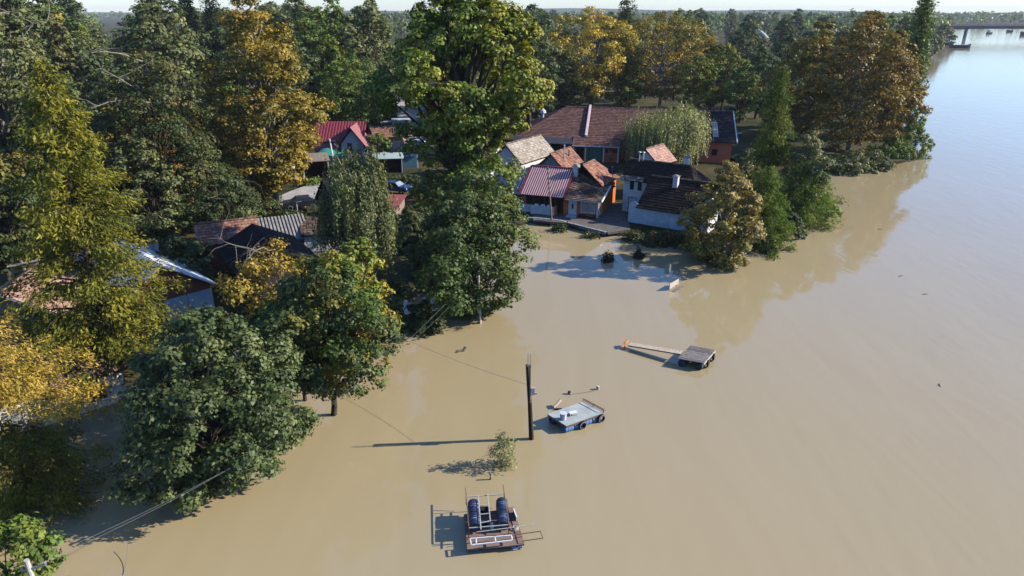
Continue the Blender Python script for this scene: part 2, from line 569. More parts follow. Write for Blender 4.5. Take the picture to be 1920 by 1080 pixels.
def corrugated(parent, A, B, C, D, pitch, depth, m1, m2=None, name='roof'):
    """ribbed sheet on a slope, ribs run eave to ridge; crests may be of another colour"""
    A, B, C, D = map(Vector, (A, B, C, D))
    n = (B - A).cross(D - A).normalized()
    if n.z < 0: n = -n
    k = max(2, int((B - A).length / pitch))
    mb, m_c = MB(), MB()
    prof = [(0, 0), (.30, 0), (.42, 1), (.88, 1), (1, 0)]
    for i in range(k):
        lo, hi = [], []
        for s, h in prof:
            f = (i + s) / k
            lo.append(A.lerp(B, f) + n * depth * h); hi.append(D.lerp(C, f) + n * depth * h)
        mb.add(lo + hi, [(0, 1, 6, 5), (1, 2, 7, 6), (3, 4, 9, 8)] + ([(2, 3, 8, 7)] if m2 is None else []))
        if m2 is not None:
            m_c.add([lo[2], lo[3], hi[3], hi[2]], [(0, 1, 2, 3)])
    mb.slab([A - n * .01, B - n * .01, C - n * .01, D - n * .01], .05)
    o = mb.build(name, m1, parent)
    if m2 is not None:
        tag(m_c.build('ribs', m2, o), kind='stuff')
    return o


def walls(parent, w, d, h, m, gx_=0.0, gy_=0.0, base=-1.2, t=.2):
    """four wall meshes; gy_ = gable rise on front and back, gx_ = on the sides"""
    def one(p0, p1, rise, inn):
        mb = MB()
        p0, p1, inn = Vector(p0), Vector(p1), Vector(inn) * t
        prof = [p0 + Vector((0, 0, base)), p1 + Vector((0, 0, base)), p1 + Vector((0, 0, h))]
        if rise > 0: prof.append((p0 + p1) / 2 + Vector((0, 0, h + rise)))
        prof.append(p0 + Vector((0, 0, h)))
        k = len(prof)
        mb.add(prof + [p + inn for p in prof],
               [tuple(range(k)), tuple(range(2 * k - 1, k - 1, -1))] + [(i, i + k, (i + 1) % k + k, (i + 1) % k) for i in range(k)])
        return mb.build('wall', m, parent)
    f = one((0, 0, 0), (w, 0, 0), gy_, (0, 1, 0))
    one((0, d, 0), (w, d, 0), gy_, (0, -1, 0))
    one((0, t + .004, 0), (0, d - t - .004, 0), gx_, (1, 0, 0))
    one((w, t + .004, 0), (w, d - t - .004, 0), gx_, (-1, 0, 0))
    return f


def opening(parent, kind, side, a, z, w, h, wd=0, dd=0, frame=None, pane=None, mull=1):
    """window or door on the front ('f', y=0), right ('r', x=wd) or left ('l', x=0) wall; a = position along the wall"""
    frame = frame or M['whitepaint']; pane = pane or M['glass']
    def P(s, zz, out):
        if side == 'f': return Vector((s, -out, zz))
        if side == 'r': return Vector((wd + out, s, zz))
        return Vector((-out, s, zz))
    def bx(mb, s0, s1, z0, z1, o0, o1):
        vs = [P(s, zz, o) for o in (o0, o1) for zz in (z0, z1) for s in (s0, s1)]
        mb.add(vs, [(0, 1, 3, 2), (4, 6, 7, 5), (0, 4, 5, 1), (2, 3, 7, 6), (0, 2, 6, 4), (1, 5, 7, 3)])
    f = MB(); fw = .09
    bx(f, a, a + w, z + h - fw, z + h, .003, .07)
    if kind == 'window': bx(f, a, a + w, z, z + fw, .003, .09)
    bx(f, a, a + fw, z + (fw if kind == 'window' else 0), z + h - fw, .003, .07)
    bx(f, a + w - fw, a + w, z + (fw if kind == 'window' else 0), z + h - fw, .003, .07)
    root = f.build(kind, frame, parent)
    for i in range(mull):
        p = MB(); s0 = a + fw + i * (w - 2 * fw) / mull; s1 = a + fw + (i + 1) * (w - 2 * fw) / mull
        g = .03 if mull > 1 else .0
        bx(p, s0 + g, s1 - g, z + (fw if kind == 'window' else .02), z + h - fw, .004, .03)
        p.build('pane' if kind == 'window' else 'door_leaf', pane, root)
    if kind == 'door':
        k = MB(); bx(k, a + w - .25, a + w - .19, z + h * .48, z + h * .52, .03, .09); k.build('handle', M['greymetal'], root)
    return root


def chimney(parent, x, y, z0, z1, s=.5, m=None, cap=True):
    mb = MB(); mb.box(x - s / 2, x + s / 2, y - s / 2, y + s / 2, z0, z1)
    o = mb.build('chimney', m or M['white'], parent)
    if cap:
        c = MB(); c.box(x - s * .62, x + s * .62, y - s * .62, y + s * .62, z1 + .003, z1 + .09)
        c.box(x - s * .3, x + s * .3, y - s * .3, y + s * .3, z1 + .09, z1 + .2)
        c.build('chimney_cap', M['grey'], o)
    return o


def gable_house(name, label, loc, rz, w, d, h, rise, pal, wm, ridge='x', over=.35, under=None, tw=.3, th=.36, hip=(0, 0), cat='house', wallbase=-1.2):
    """tile-roofed house, local x along the front, y to the back; returns its empty"""
    e = empty(name, loc, rz, label, cat)
    if ridge == 'x':
        g = 0 if hip[0] and hip[1] else rise
        walls(e, w, d, h, wm, gx_=0 if (hip[0] or hip[1]) else rise * .97)
        s = rise / (d / 2)
        ez = h - over * s + .1
        rz_ = h + rise + .1
        r0, r1 = (-over + hip[0]), (w + over - hip[1])
        slope(e, (-over, -over, ez), (w + over, -over, ez), (r1, d / 2, rz_), (r0, d / 2, rz_), pal, under=under, tw=tw, th=th)
        slope(e, (w + over, d + over, ez), (-over, d + over, ez), (r0, d / 2, rz_), (r1, d / 2, rz_), pal, under=under, tw=tw, th=th)
        if hip[1]: slope(e, (w + over, -over, ez), (w + over, d + over, ez), (r1, d / 2, rz_), (r1, d / 2, rz_), pal, under=under, tw=tw, th=th)
        if hip[0]: slope(e, (-over, d + over, ez), (-over, -over, ez), (r0, d / 2, rz_), (r0, d / 2, rz_), pal, under=under, tw=tw, th=th)
        ridge_cap(e, (r0, d / 2, rz_ + .06), (r1, d / 2, rz_ + .06))
    else:
        walls(e, w, d, h, wm, gy_=rise * .97)
        s = rise / (w / 2)
        ez = h - over * s + .1
        rz_ = h + rise + .1
        slope(e, (-over, d + over, ez), (-over, -over, ez), (w / 2, -over, rz_), (w / 2, d + over, rz_), pal, under=under, tw=tw, th=th)
        slope(e, (w + over, -over, ez), (w + over, d + over, ez), (w / 2, d + over, rz_), (w / 2, -over, rz_), pal, under=under, tw=tw, th=th)
        ridge_cap(e, (w / 2, -over, rz_ + .06), (w / 2, d + over, rz_ + .06))
    return e


def shed_roof(name, label, loc, rz, w, d, h0, h1, roofm, wm, corr=.0, cat='shed', over=.25, m2=None, open_front=False):
    """mono-pitch shed: eave height h0 at the front, h1 at the back"""
    e = empty(name, loc, rz, label, cat)
    t = .15
    for (p0, p1, za, zb, inn) in (((0, 0), (w, 0), h0, h0, (0, t)), ((0, d), (w, d), h1, h1, (0, -t)),
                                  ((0, t + .004), (0, d - t - .004), h0, h1, (t, 0)), ((w, t + .004), (w, d - t - .004), h0, h1, (-t, 0))):
        if open_front and p0 == (0, 0):
            for x in (0, w - .12):
                mb = MB(); mb.box(x, x + .12, 0, .12, -1.2, h0); mb.build('post', M['whitepaint'], e)
            continue
        mb = MB()
        pr = [Vector((*p0, -1.2)), Vector((*p1, -1.2)), Vector((*p1, zb - .02)), Vector((*p0, za - .02))]
        i3 = Vector((*inn, 0))
        mb.add(pr + [p + i3 for p in pr], [(0, 1, 2, 3), (7, 6, 5, 4)] + [(i, i + 4, (i + 1) % 4 + 4, (i + 1) % 4) for i in range(4)])
        mb.build('wall', wm, e)
    s = (h1 - h0) / d
    A, B = (-over, -over, h0 - over * s + .08), (w + over, -over, h0 - over * s + .08)
    C, D = (w + over, d + over, h1 + over * s + .08), (-over, d + over, h1 + over * s + .08)
    if isinstance(roofm, list):
        slope(e, A, B, C, D, roofm)
    elif corr:
        corrugated(e, A, B, C, D, corr, corr * .35, roofm, m2)
    else:
        mb = MB(); mb.slab([A, B, C, D], .08); mb.build('roof', roofm, e)
    return e


# ---- A: riverside cottage, red ribbed roof on the left, brown tiles on the right
A = empty('riverside_cottage', W(983, 396, .5), R(-20.2), 'orange cottage at the flood edge with red ribbed metal roof and brown tiles', 'house')
walls(A, 9.2, 7.0, 2.2, M['orange'], gx_=0)
corrugated(A, (-.35, -.5, 2.2), (4.95, -.5, 2.2), (4.95, 3.9, 4.75), (-.35, 3.9, 4.75), .27, .075, M['redmetal'], mat('pink_rib_highlight', (.78, .55, .53), .5, .1, 2, .4))  # pale rib crests paint in the sun highlights of the red sheet
corrugated(A, (4.95, 7.4, 2.6), (-.35, 7.4, 2.6), (-.35, 3.9, 4.75), (4.95, 3.9, 4.75), .27, .075, M['redmetal'])
corrugated(A, (-1.6, 1.2, 2.15), (-.4, 1.2, 2.15), (-.4, 3.4, 3.35), (-1.6, 3.4, 3.35), .27, .075, M['redmetal'], M['whitepaint'], name='side_roof')  # white crests paint in the same sun highlights
mb = MB(); mb.slab([(4.95, -.52, 2.30), (5.2, -.52, 2.30), (5.2, 3.9, 4.86), (4.95, 3.9, 4.86)], .08); mb.slab([(-.55, -.52, 2.28), (-.35, -.52, 2.28), (-.35, 3.9, 4.83), (-.55, 3.9, 4.83)], .08)
mb.box(-.35, 5.1, 3.78, 4.02, 4.78, 4.9)
mb.build('red_flashing', M['redmetal'], A)
slope(A, (5.22, -.5, 2.15), (9.55, -.5, 2.15), (9.55, 4.1, 2.95), (5.22, 4.1, 4.45), TILE_OLD, tw=.42, th=.34)
slope(A, (9.55, 7.3, 2.2), (5.22, 7.3, 2.2), (5.22, 4.1, 4.45), (9.55, 4.1, 2.95), TILE_OLD)
mb = MB(); mb.bar((9.62, -.52, 2.14), (9.62, 4.1, 2.95), .12, .2); mb.build('barge_board', M['whitepaint'], A)
mb = MB(); mb.tube([(5.2, -.56, 2.06), (9.6, -.56, 2.06)], .06); mb.build('gutter', M['whitemetal'], A)
opening(A, 'door', 'f', 5.55, .02, 1.0, 1.98, frame=M['whitepaint'], pane=M['whitepaint'])
mb = MB(); mb.tube([(6.05, -.03, 1.2), (6.05, -.045, 1.2)], .001, 12)
vs = [(6.05 + .14 * math.cos(a), -.05, 1.2 + .36 * math.sin(a)) for a in [i * math.pi / 8 for i in range(16)]]
mb = MB(); mb.add(vs + [(x, -.034, z) for x, _, z in vs], [tuple(range(16))] + [(i, (i + 1) % 16, (i + 1) % 16 + 16, i + 16) for i in range(16)])
mb.build('door_glass', M['glass'], A)
opening(A, 'window', 'f', 7.05, .55, 1.75, 1.4, pane=M['glassblue'], mull=2)
opening(A, 'window', 'r', .35, .35, .9, 1.5, wd=9.2, pane=M['glass'])
mb = MB(); mb.box(8.95, 9.18, -.12, -.003, -.6, 2.1); mb.build('corner_post', M['white'], A)
mb = MB(); mb.box(5.4, 6.7, -.9, -.01, -.05, .1); mb.box(5.5, 6.6, -.55, -.01, .1, .2); mb.build('doorstep', M['bluewall'], A)
mb = MB(); mb.box(6.95, 9.0, -.75, -.28, .28, .42); mb.bar((7.1, -.5, -.1), (7.1, -.5, .28), .08); mb.bar((8.85, -.5, -.1), (8.85, -.5, .28), .08)
mb.build('bench_ledge', M['darkwood'], A)
for x0, x1, y0, zt in ((-1.4, -.35, .55, 1.0), (-.3, 1.0, .0, 1.05), (1.05, 4.0, -.6, 1.15)):
    mb = MB(); mb.box(x0, x1, y0 - .16, y0 + .02, -.4, zt - .6 + .5); mb.build('terrace_wall', M['white'], A)
mb = MB(); mb.box(4.0, 4.16, -.75, -.02, -.4, 1.15); mb.build('terrace_end_wall', M['orange'], A)
for x in (1.2, 2.6, 3.9):
    mb = MB(); mb.box(x, x + .14, -.42, -.28, .0, 2.16); mb.build('terrace_post', M['darkwood'], A)
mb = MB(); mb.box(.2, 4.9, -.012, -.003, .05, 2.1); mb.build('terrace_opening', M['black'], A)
chimney(A, 5.35, 3.5, 3.6, 5.3, .55, M['white'])
for i, (x, y, s) in enumerate(((1.7, -.45, .3), (2.5, -.42, .34), (3.3, -.42, .3))):
    mb = MB(); mb.tube([(x - s, y, .92), (x - s * .5, y, 1.06), (x + s * .5, y, 1.05), (x + s, y, .92)], [.08, .16, .16, .08], 8)
    ob = mb.build('sandbag', M['tarpwhite'])
    ob.matrix_world = Matrix.Translation(A.location) @ Matrix.Rotation(R(-20.2), 4, 'Z')
    tag(ob, f'{("left", "middle", "right")[i]} one of three white sandbags on the terrace wall of the cottage', 'sandbag', 'sandbags on the terrace wall')

# ---- B, C: gabled roofs behind the cottage
B = gable_house('pale_roof_house', 'house with sunlit pale tiled gable roof beside the tall tree', (1.15, 88.4, .5), R(56), 8.1, 4.4, 4.4, 2.0, TILE_PALE, M['white'])
opening(B, 'window', 'l', 1.6, 2.4, .9, 1.1)
Cc = gable_house('small_gable_house', 'small gabled house with brown tiles and thin metal flue behind the red roof', (6.56, 87.45, .5), R(58), 5.0, 3.4, 3.9, 1.5, TILE_RED, M['grey'])
mb = MB(); mb.tube([(1.6, .7, 4.2), (1.6, .7, 6.5)], .09, 8); mb.build('flue', M['palemetal'], Cc)
mb = MB(); mb.tube([(3.2, .8, 4.3), (3.2, .8, 5.6)], .12, 8); mb.build('flue', M['greymetal'], Cc)

# ---- D: hipped wing with the satellite dish
D = gable_house('hipped_wing_house', 'brown tiled hipped roof with round satellite dish above a dark orange wall', (10.64, 80.55, .5), R(60), 5.0, 4.6, 3.35, 2.0, TILE_RED, M['orange'], hip=(0, 2.2))
q = empty('satellite_dish', (0, 0, 0), 0, 'round dark satellite dish on the brown hipped roof', 'satellite dish')
q.location = Vector((12.25, 82.0, 4.7)); q.scale = (1.25, 1.25, 1.25)
mb = MB(); mb.tube([(0, 0, -.6), (0, 0, .45)], .035, 6); mb.build('mast', M['greymetal'], q)
mb = MB()
ctr, nrm = Vector((0, -.1, .55)), Vector((-.35, -.8, .5)).normalized()
xx = nrm.cross(Vector((0, 0, 1))).normalized(); yy = nrm.cross(xx)
rings = []
for rr, off in ((.0, -.12), (.25, -.09), (.42, -.04), (.55, .02)):
    rings.append([ctr + nrm * off + (xx * math.cos(a) + yy * math.sin(a)) * rr for a in [k * math.pi / 8 for k in range(16)]])
vs = [p for r_ in rings for p in r_] + [p - nrm * .02 for r_ in rings for p in r_]
fs = [(i * 16 + k, i * 16 + (k + 1) % 16, (i + 1) * 16 + (k + 1) % 16, (i + 1) * 16 + k) for i in range(3) for k in range(16)]
fs += [tuple(i + 64 for i in f) for f in fs] + [(48 + k, 48 + (k + 1) % 16, 112 + (k + 1) % 16, 112 + k) for k in range(16)]
mb.add(vs, fs); mb.build('dish', M['cloth_dark'], q)
mb = MB(); mb.bar(ctr - yy * -.5, ctr + nrm * .5, .03); mb.box(-.05, .05, -.05, .05, 0, .1, Matrix.Translation(ctr + nrm * .5)); mb.build('receiver_arm', M['greymetal'], q)

# ---- E: white two-storey house, hipped dark roof
Eh = gable_house('white_tall_house', 'tall white house with two dark upper windows and metal flues', W(1166, 396, .5), R(-33.4), 8.6, 4.6, 4.15, 1.7, TILE_SHADED, M['white'], hip=(.0, 1.7))
for a in (.75, 1.75):
    opening(Eh, 'window', 'f', a, 2.75, .72, 1.25, pane=M['black'], frame=M['whitepaint'])
opening(Eh, 'door', 'f', .75, .0, 1.1, 1.95, pane=M['bluewall'], frame=M['greymetal'])
mb = MB(); tiles(mb, (-.35, -.55, 4.0), (2.6, -.55, 4.0), (2.6, .1, 4.42), (-.35, .1, 4.42), TILE_PALE + TILE_OLD); tag(mb.build('eave_tiles', M['tile'], Eh), kind='stuff')
for x, y in ((.9, 2.1), (1.35, 2.25)):
    mb = MB(); mb.tube([(x, y, 4.6), (x, y, 6.9)], .085, 8); mb.tube([(x, y, 6.9), (x, y, 7.0)], [.2, .16], 8); mb.build('flue', M['palemetal'], Eh)
chimney(Eh, 6.4, 3.2, 5.0, 6.7, .6, M['white'])
F = gable_house('back_gable_shed', 'small gable with sunlit pinkish tiles behind the white tall house', (18.6, 86.2, .5), R(50), 4.0, 3.6, 4.6, 1.6, TILE_PINK, M['white'], cat='shed')

# ---- G: long low building, white wall with blue sky fill in its colour, lean-to tiles painted as shaded
G = empty('low_white_building', W(1177, 416, .5), R(-32.4), 'low building with long white wall tinted blue like skylight and dark tiled roof beside the flood', 'house')
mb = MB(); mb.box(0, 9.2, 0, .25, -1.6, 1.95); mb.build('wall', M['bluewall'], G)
mb = MB(); mb.box(-.04, 9.2, -.06, -.003, -1.6, -.12); mb.build('plinth', M['grey'], G)
mb = MB(); mb.box(8.95, 9.2, .255, 3.7, -1.2, 4.2); mb.build('wall', M['white'], G)
mb = MB(); mb.add([(1.2, .255, -1.2), (1.2, 3.7, -1.2), (1.2, 3.7, 4.4), (1.2, .255, 1.95), (1.4, .255, -1.2), (1.4, 3.7, -1.2), (1.4, 3.7, 4.4), (1.4, .255, 1.95)],
                  [(0, 1, 2, 3), (7, 6, 5, 4), (0, 4, 5, 1), (1, 5, 6, 2), (2, 6, 7, 3), (3, 7, 4, 0)]); mb.build('wall', M['white'], G)
mb = MB()
pr = [(0, 1.95), (.0, 2.05), (.25, 2.35), (.6, 2.5), (.95, 2.42), (1.15, 2.2), (1.18, 1.95)]
mb.add([(x, 0, z) for x, z in pr] + [(x, .24, z) for x, z in pr], [tuple(range(7)), tuple(range(13, 6, -1))] + [(i, i + 7, i + 8, i + 1) for i in range(6)])
mb.build('parapet', M['white'], G)
slope(G, (1.0, -.3, 1.95), (9.5, -.3, 1.95), (9.5, 3.75, 4.75), (1.0, 3.75, 4.75), TILE_SHADED, tw=.34, th=.38)
chimney(G, 4.3, 2.9, 3.6, 5.25, .55, M['white'])
ridge_cap(G, (1.0, 3.75, 4.83), (9.5, 3.75, 4.83))

# ---- H: long orange building behind
H = empty('long_orange_building', W(975, 292, .6), R(-9.8), 'long orange building with wide maroon tiled roof behind the cottages', 'house')
walls(H, 34, 16, 3.3, M['salmon'])
slope(H, (-.6, -.6, 3.3), (24.5, -.6, 3.3), (24.5, 8, 7.1), (6.6, 8, 7.1), TILE_MAROON, tw=.42, th=.5)
slope(H, (-.6, 16.6, 3.3), (-.6, -.6, 3.3), (6.6, 8, 7.1), (6.6, 8, 7.1), TILE_MAROON, tw=.42, th=.5)
slope(H, (34.6, 16.6, 3.3), (-.6, 16.6, 3.3), (6.6, 8, 7.1), (34.6, 8, 6.9), TILE_MAROON, tw=.5, th=.6)
slope(H, (24.52, -.6, 3.3), (34.6, -.6, 3.3), (34.6, 8, 6.9), (24.52, 8, 6.9), TILE_SLATE, tw=.42, th=.5)
mb = MB(); mb.bar((34.68, -.65, 3.3), (34.68, 8, 6.98), .14, .25); mb.build('barge_board', M['whitepaint'], H)
mb = MB(); mb.slab([(31, .5, 3.95), (31.9, .5, 3.95), (31.9, 4.6, 5.7), (31, 4.6, 5.7)], .06); mb.build('roof_sheet', M['grey'], H)
ridge_cap(H, (6.6, 8, 7.17), (34.6, 8, 7.02), r=.16)
mb = MB(); mb.slab([(10.75, -.7, 3.85), (11.1, -.7, 3.85), (11.1, 8.1, 7.6), (10.75, 8.1, 7.6)], .6); mb.build('fire_wall', mat('pink_white_plaster', (.72, .56, .55), .9, .12, 1, .15), H)
mb = MB(); mb.slab([(-.8, -3.0, 2.75), (8.9, -3.0, 2.75), (8.9, -.4, 3.42), (-.8, -.4, 3.42)], .12); mb.build('flat_roof', M['darkroof'], H)
mb = MB(); mb.box(8.9, 16.2, -2.6, -2.5, -.6, 2.5); mb.build('porch_wall', M['salmon'], H)
slope(H, (8.95, -3.3, 2.55), (16.6, -3.3, 2.55), (16.6, -.3, 3.62), (8.95, -.3, 3.62), TILE_MAROON, tw=.42, th=.5)
mb = MB(); mb.tube([(8.95, -3.36, 2.5), (16.6, -3.36, 2.5)], .07); mb.build('gutter', M['whitemetal'], H)
for x in (9.1, 11.0, 13.9, 16.2):
    mb = MB(); mb.box(x, x + .2, -3.05, -2.85, -.6, 2.55); mb.build('porch_post', M['whitepaint'], H)
for (x, z, w_, h_, pm) in ((9.6, .0, 1.2, 2.2, 'black'), (11.4, -.4, 2.4, 2.6, 'greenplastic')):
    mb = MB(); mb.box(x, x + w_, -2.66, -2.603, z, z + h_); mb.build('door', M[pm], H)
for x in (14.3, 15.3):
    mb = MB(); mb.box(x, x + .8, -2.66, -2.603, 1.5, 2.1); mb.build('window', M['glass'], H)
for x, w_, z, h_ in ((5.2, 1.5, .2, 2.2), (7.4, .8, 1.4, .8), (1.2, 1.0, 1.2, 1.0), (19.0, 1.0, 1.2, 1.1), (22.0, 1.0, 1.2, 1.1), (31.0, .9, 1.1, 1.0)):
    opening(H, 'window', 'f', x, z, w_, h_, pane=M['black'], frame=M['darkwood'])
mb = MB(); mb.tube([(2.6, 9, 4.0), (2.6, 9, 5.9)], .22, 10); mb.tube([(2.6, 9, 5.9), (2.6, 9, 6.3), (2.6, 9, 6.7)], [.6, .5, .05], 10); mb.build('vent_stack', M['whitemetal'], H)

# ---- I: chalet with red metal roof, and its tarp
Ic = empty('red_roof_chalet', W(606, 318, .6), 0, 'white chalet with dark red sheet metal cross gable roof among the trees', 'house')
Ic.location = (-31.6, 109.8, .6)
walls(Ic, 7.6, 6.5, 3.4, M['white'])
corrugated(Ic, (-.4, -.5, 3.2), (8.0, -.5, 3.2), (8.0, 3.2, 5.9), (-.4, 3.2, 5.9), .45, .04, M['redmetal'])
corrugated(Ic, (8.0, 7.0, 3.2), (-.4, 7.0, 3.2), (-.4, 3.2, 5.9), (8.0, 3.2, 5.9), .45, .04, M['redmetal'])
mb = MB(); mb.add([(4.6, -1.4, -1), (8.2, -1.4, -1), (8.2, -1.4, 3.0), (6.4, -1.4, 5.2), (4.6, -1.4, 3.0)] + [(4.6, .1, -1), (8.2, .1, -1), (8.2, .1, 3.0), (6.4, .1, 5.2), (4.6, .1, 3.0)],
                  [(0, 1, 2, 3, 4), (9, 8, 7, 6, 5)] + [(i, i + 5, (i + 1) % 5 + 5, (i + 1) % 5) for i in range(5)]); mb.build('gable_front', M['white'], Ic)
corrugated(Ic, (4.1, 3.0, 2.7), (4.1, -2.1, 2.7), (6.4, -2.1, 5.75), (6.4, 3.0, 5.75), .45, .04, M['redmetal'])
corrugated(Ic, (8.9, -2.1, 2.5), (8.9, 3.0, 2.5), (6.4, 3.0, 5.75), (6.4, -2.1, 5.75), .45, .04, M['redmetal'])
corrugated(Ic, (-.4, -2.4, 2.3), (4.0, -2.4, 2.3), (4.0, -.3, 3.15), (-.4, -.3, 3.15), .45, .04, M['redmetal'], name='porch_roof')
for z in (1.1, 1.6, 2.1):
    mb = MB(); mb.box(5.0, 7.8, -1.75, -1.68, z, z + .14); mb.build('balcony_rail', M['darkwood'], Ic)
mb = MB(); mb.box(5.6, 6.3, -1.44, -1.403, 1.6, 3.2); mb.build('window', M['glass'], Ic)
mb = MB()
tp = [[W(622 + i * 6.5, 291 - j * 6, 0) for i in range(8)] for j in range(3)]
vs = []
for j in range(4):
    for i in range(9):
        vs.append((-29.8 + i * .55, 104.2 + j * 1.1, 2.6 + .35 * math.sin(i * .8) * (1 if j in (1, 2) else .4) + (.45 if j in (1, 2) else 0)))
fs = [(j * 9 + i, j * 9 + i + 1, j * 9 + i + 10, j * 9 + i + 9) for j in range(3) for i in range(8)]
tr = empty('garden_tarp', (0, 0, 0), 0, 'green tarpaulin canopy in front of the red roofed chalet', 'tarp')
mb.add(vs + [(x, y, z - .03) for x, y, z in vs], fs + [tuple(i + 36 for i in f) for f in fs]); mb.build('sheet', M['tarpgreen'], tr, smooth=True)
for x, y in ((-29.8, 104.2), (-25.4, 104.2), (-29.8, 107.5), (-25.4, 107.5)):
    mb = MB(); mb.box(x - .05, x + .05, y - .05, y + .05, .3, 2.62); mb.build('pole', M['palewood'], tr)

# ---- village sheds in the middle
J = gable_house('cream_shed', 'cream walled shed with brown tile roof beside the street', (-24.0, 117.6, .7), R(18), 6.0, 5.0, 2.4, 1.2, TILE_RED, M['cream'], cat='shed')
Jb = gable_house('brown_roof_shed', 'low shed with brown tiles in front of the cream shed', (-20.6, 108.6, .7), R(24), 4.6, 4.0, 2.2, 1.0, TILE_OLD, M['cream'], cat='shed')
K = gable_house('blue_gable_house', 'small house with pale blue gable and pinkish tiles by the street', (-18.4, 104.2, .7), R(12), 4.0, 5.0, 2.3, 1.4, TILE_PINK, M['bluewall'], ridge='y')
mb = MB(); mb.box(.2, 3.8, -.04, -.003, -.4, 1.7); mb.build('boarding', M['teal'], K)
Kg = shed_roof('green_lean_to', 'pale green sheet lean-to above the parked dark blue car', (-20.6, 101.2, .7), R(8), 4.2, 2.6, 2.0, 2.35, mat('pale_green_sheet', (.40, .50, .44), .6, .15, 1, .3), M['darkwood'], open_front=True)
Kh = gable_house('half_hidden_house', 'white house half hidden behind the tall tree, blue shaded wall', (-7.6, 99.5, .6), R(-25), 5.0, 5.0, 3.0, 1.6, TILE_OLD, M['white'])
Ps = shed_roof('carport', 'open carport with flat dark roof beside the sunlit lane', (-29.9, 97.0, .9), R(20), 3.6, 3.6, 2.2, 2.6, M['wood'], M['darkwood'], open_front=True)
bo = empty('leaning_board', (-31.6, 93.8, .95), R(35), 'orange and cream board leaning beside the lane under the yellow plane', 'board')
mb = MB(); mb.add([(0, 0, 0), (.9, 0, 0), (.9, .9, 2.0), (0, .9, 2.0), (0, .06, -.02), (.9, .06, -.02), (.9, .96, 1.98), (0, .96, 1.98)],
                  [(0, 1, 2, 3), (7, 6, 5, 4), (0, 4, 5, 1), (1, 5, 6, 2), (2, 6, 7, 3), (3, 7, 4, 0)]); mb.build('panel', M['orangewood'], bo)
mb = MB(); mb.add([(.93, 0, 0), (2.1, 0, 0), (2.1, .9, 1.9), (.93, .9, 1.9), (.93, .06, -.02), (2.1, .06, -.02), (2.1, .96, 1.88), (.93, .96, 1.88)],
                  [(0, 1, 2, 3), (7, 6, 5, 4), (0, 4, 5, 1), (1, 5, 6, 2), (2, 6, 7, 3), (3, 7, 4, 0)]); mb.build('panel', M['cream'], bo)
kt = empty('black_gable_shed', (-22.4, 77.3, .7), R(-48), 'steep black felt roofed shed beside the weeping birch', 'shed')
walls(kt, 4.6, 4.6, 2.2, M['darkwood'], gy_=2.6)
for sg in (0, 1):
    mb = MB(); x0 = -.4 if sg == 0 else 5.0
    mb.slab([(x0, -.5, 2.0), (2.3, -.5, 5.0), (2.3, 5.1, 5.0), (x0, 5.1, 2.0)], .1); mb.build('roof', M['tar'], kt)
shed_roof('red_brown_shed', 'flat red brown shed roof between the birch and the dark lime tree', (-15.6, 74.2, .6), R(-4), 2.6, 4.6, 2.0, 2.3, M['redbrown'], M['wood'])

# ---- left village: brick gable house, barn, tiled houses
L_ = empty('brick_gable_house', (-28.7, 45.2, .35), R(46), 'brick gabled house with white metal roof and pale blue painted wall', 'house')
walls(L_, 7.0, 8.5, 2.75, M['brick'], gy_=2.3)
for nm, pts in (('roof', [(-.5, -.5, 2.5), (3.5, -.5, 5.25), (3.5, 9, 5.25), (-.5, 9, 2.5)]), ('roof', [(7.5, -.5, 2.5), (3.5, -.5, 5.25), (3.5, 9, 5.25), (7.5, 9, 2.5)])):
    A_, B_, C_, D_ = (pts[3], pts[0], pts[1], pts[2]) if pts[0][0] < 0 else (pts[0], pts[3], pts[2], pts[1])
    corrugated(L_, A_, B_, C_, D_, .4, .04, M['whitemetal'])
mb = MB(); mb.box(3.3, 6.95, -.05, -.003, -1.2, 2.35); mb.build('blue_panel', M['bluewall'], L_)
mb = MB(); mb.box(3.25, 3.32, -.08, -.052, -1.2, 2.35); mb.box(5.0, 5.06, -.08, -.052, -1.2, 2.35); mb.build('batten', M['greymetal'], L_)
opening(L_, 'window', 'f', 1.0, .6, 1.0, 1.2)
M_ = gable_house('timber_gable_house', 'house with lit pinkish tile roof and timber gable at the left edge', (-38.6, 43.4, .35), R(12), 6.4, 5.2, 2.7, 1.75, TILE_PINK, M['wood'], ridge='y', over=.5)
for s_ in (0, 1):
    mb = MB(); x0 = -.55 if s_ == 0 else 6.95
    mb.bar((x0, -.56, 2.45), (3.2, -.56, 4.5), .1, .22); mb.build('barge_board', M['palewood'], M_)
opening(M_, 'window', 'f', 4.6, .3, 1.2, 1.2, pane=M['glassblue'])
N_ = gable_house('tiled_flood_house', 'flooded house with brown tile roof under the golden cypress', (-29.8, 33.2, .1), R(42), 7.0, 7.4, 2.25, 2.0, TILE_OLD + TILE_PINK, M['white'], tw=.34, th=.38)
for a in (.5, 1.9, 4.9):
    opening(N_, 'window', 'f', a, .4, 1.15, 1.2, pane=M['glassblue'] if a < 4 else M['glass'], mull=2)
mb = MB(); mb.box(7.003, 7.05, 1.5, 3.5, -1.2, 1.9); mb.build('brick_panel', M['brick'], N_)
Ob = empty('black_roof_barn', (-21.6, 51.6, .4), R(34), 'barn with black felt roof in deep shade behind the brick gable house', 'barn')
walls(Ob, 6.4, 9.0, 2.6, M['darkwood'], gy_=1.6)
for sg in (0, 1):
    mb = MB(); x0 = -.4 if sg == 0 else 6.8
    mb.slab([(x0, -.5, 2.5), (3.2, -.5, 4.3), (3.2, 9.5, 4.3), (x0, 9.5, 2.5)], .1); mb.build('roof', M['tar'], Ob)
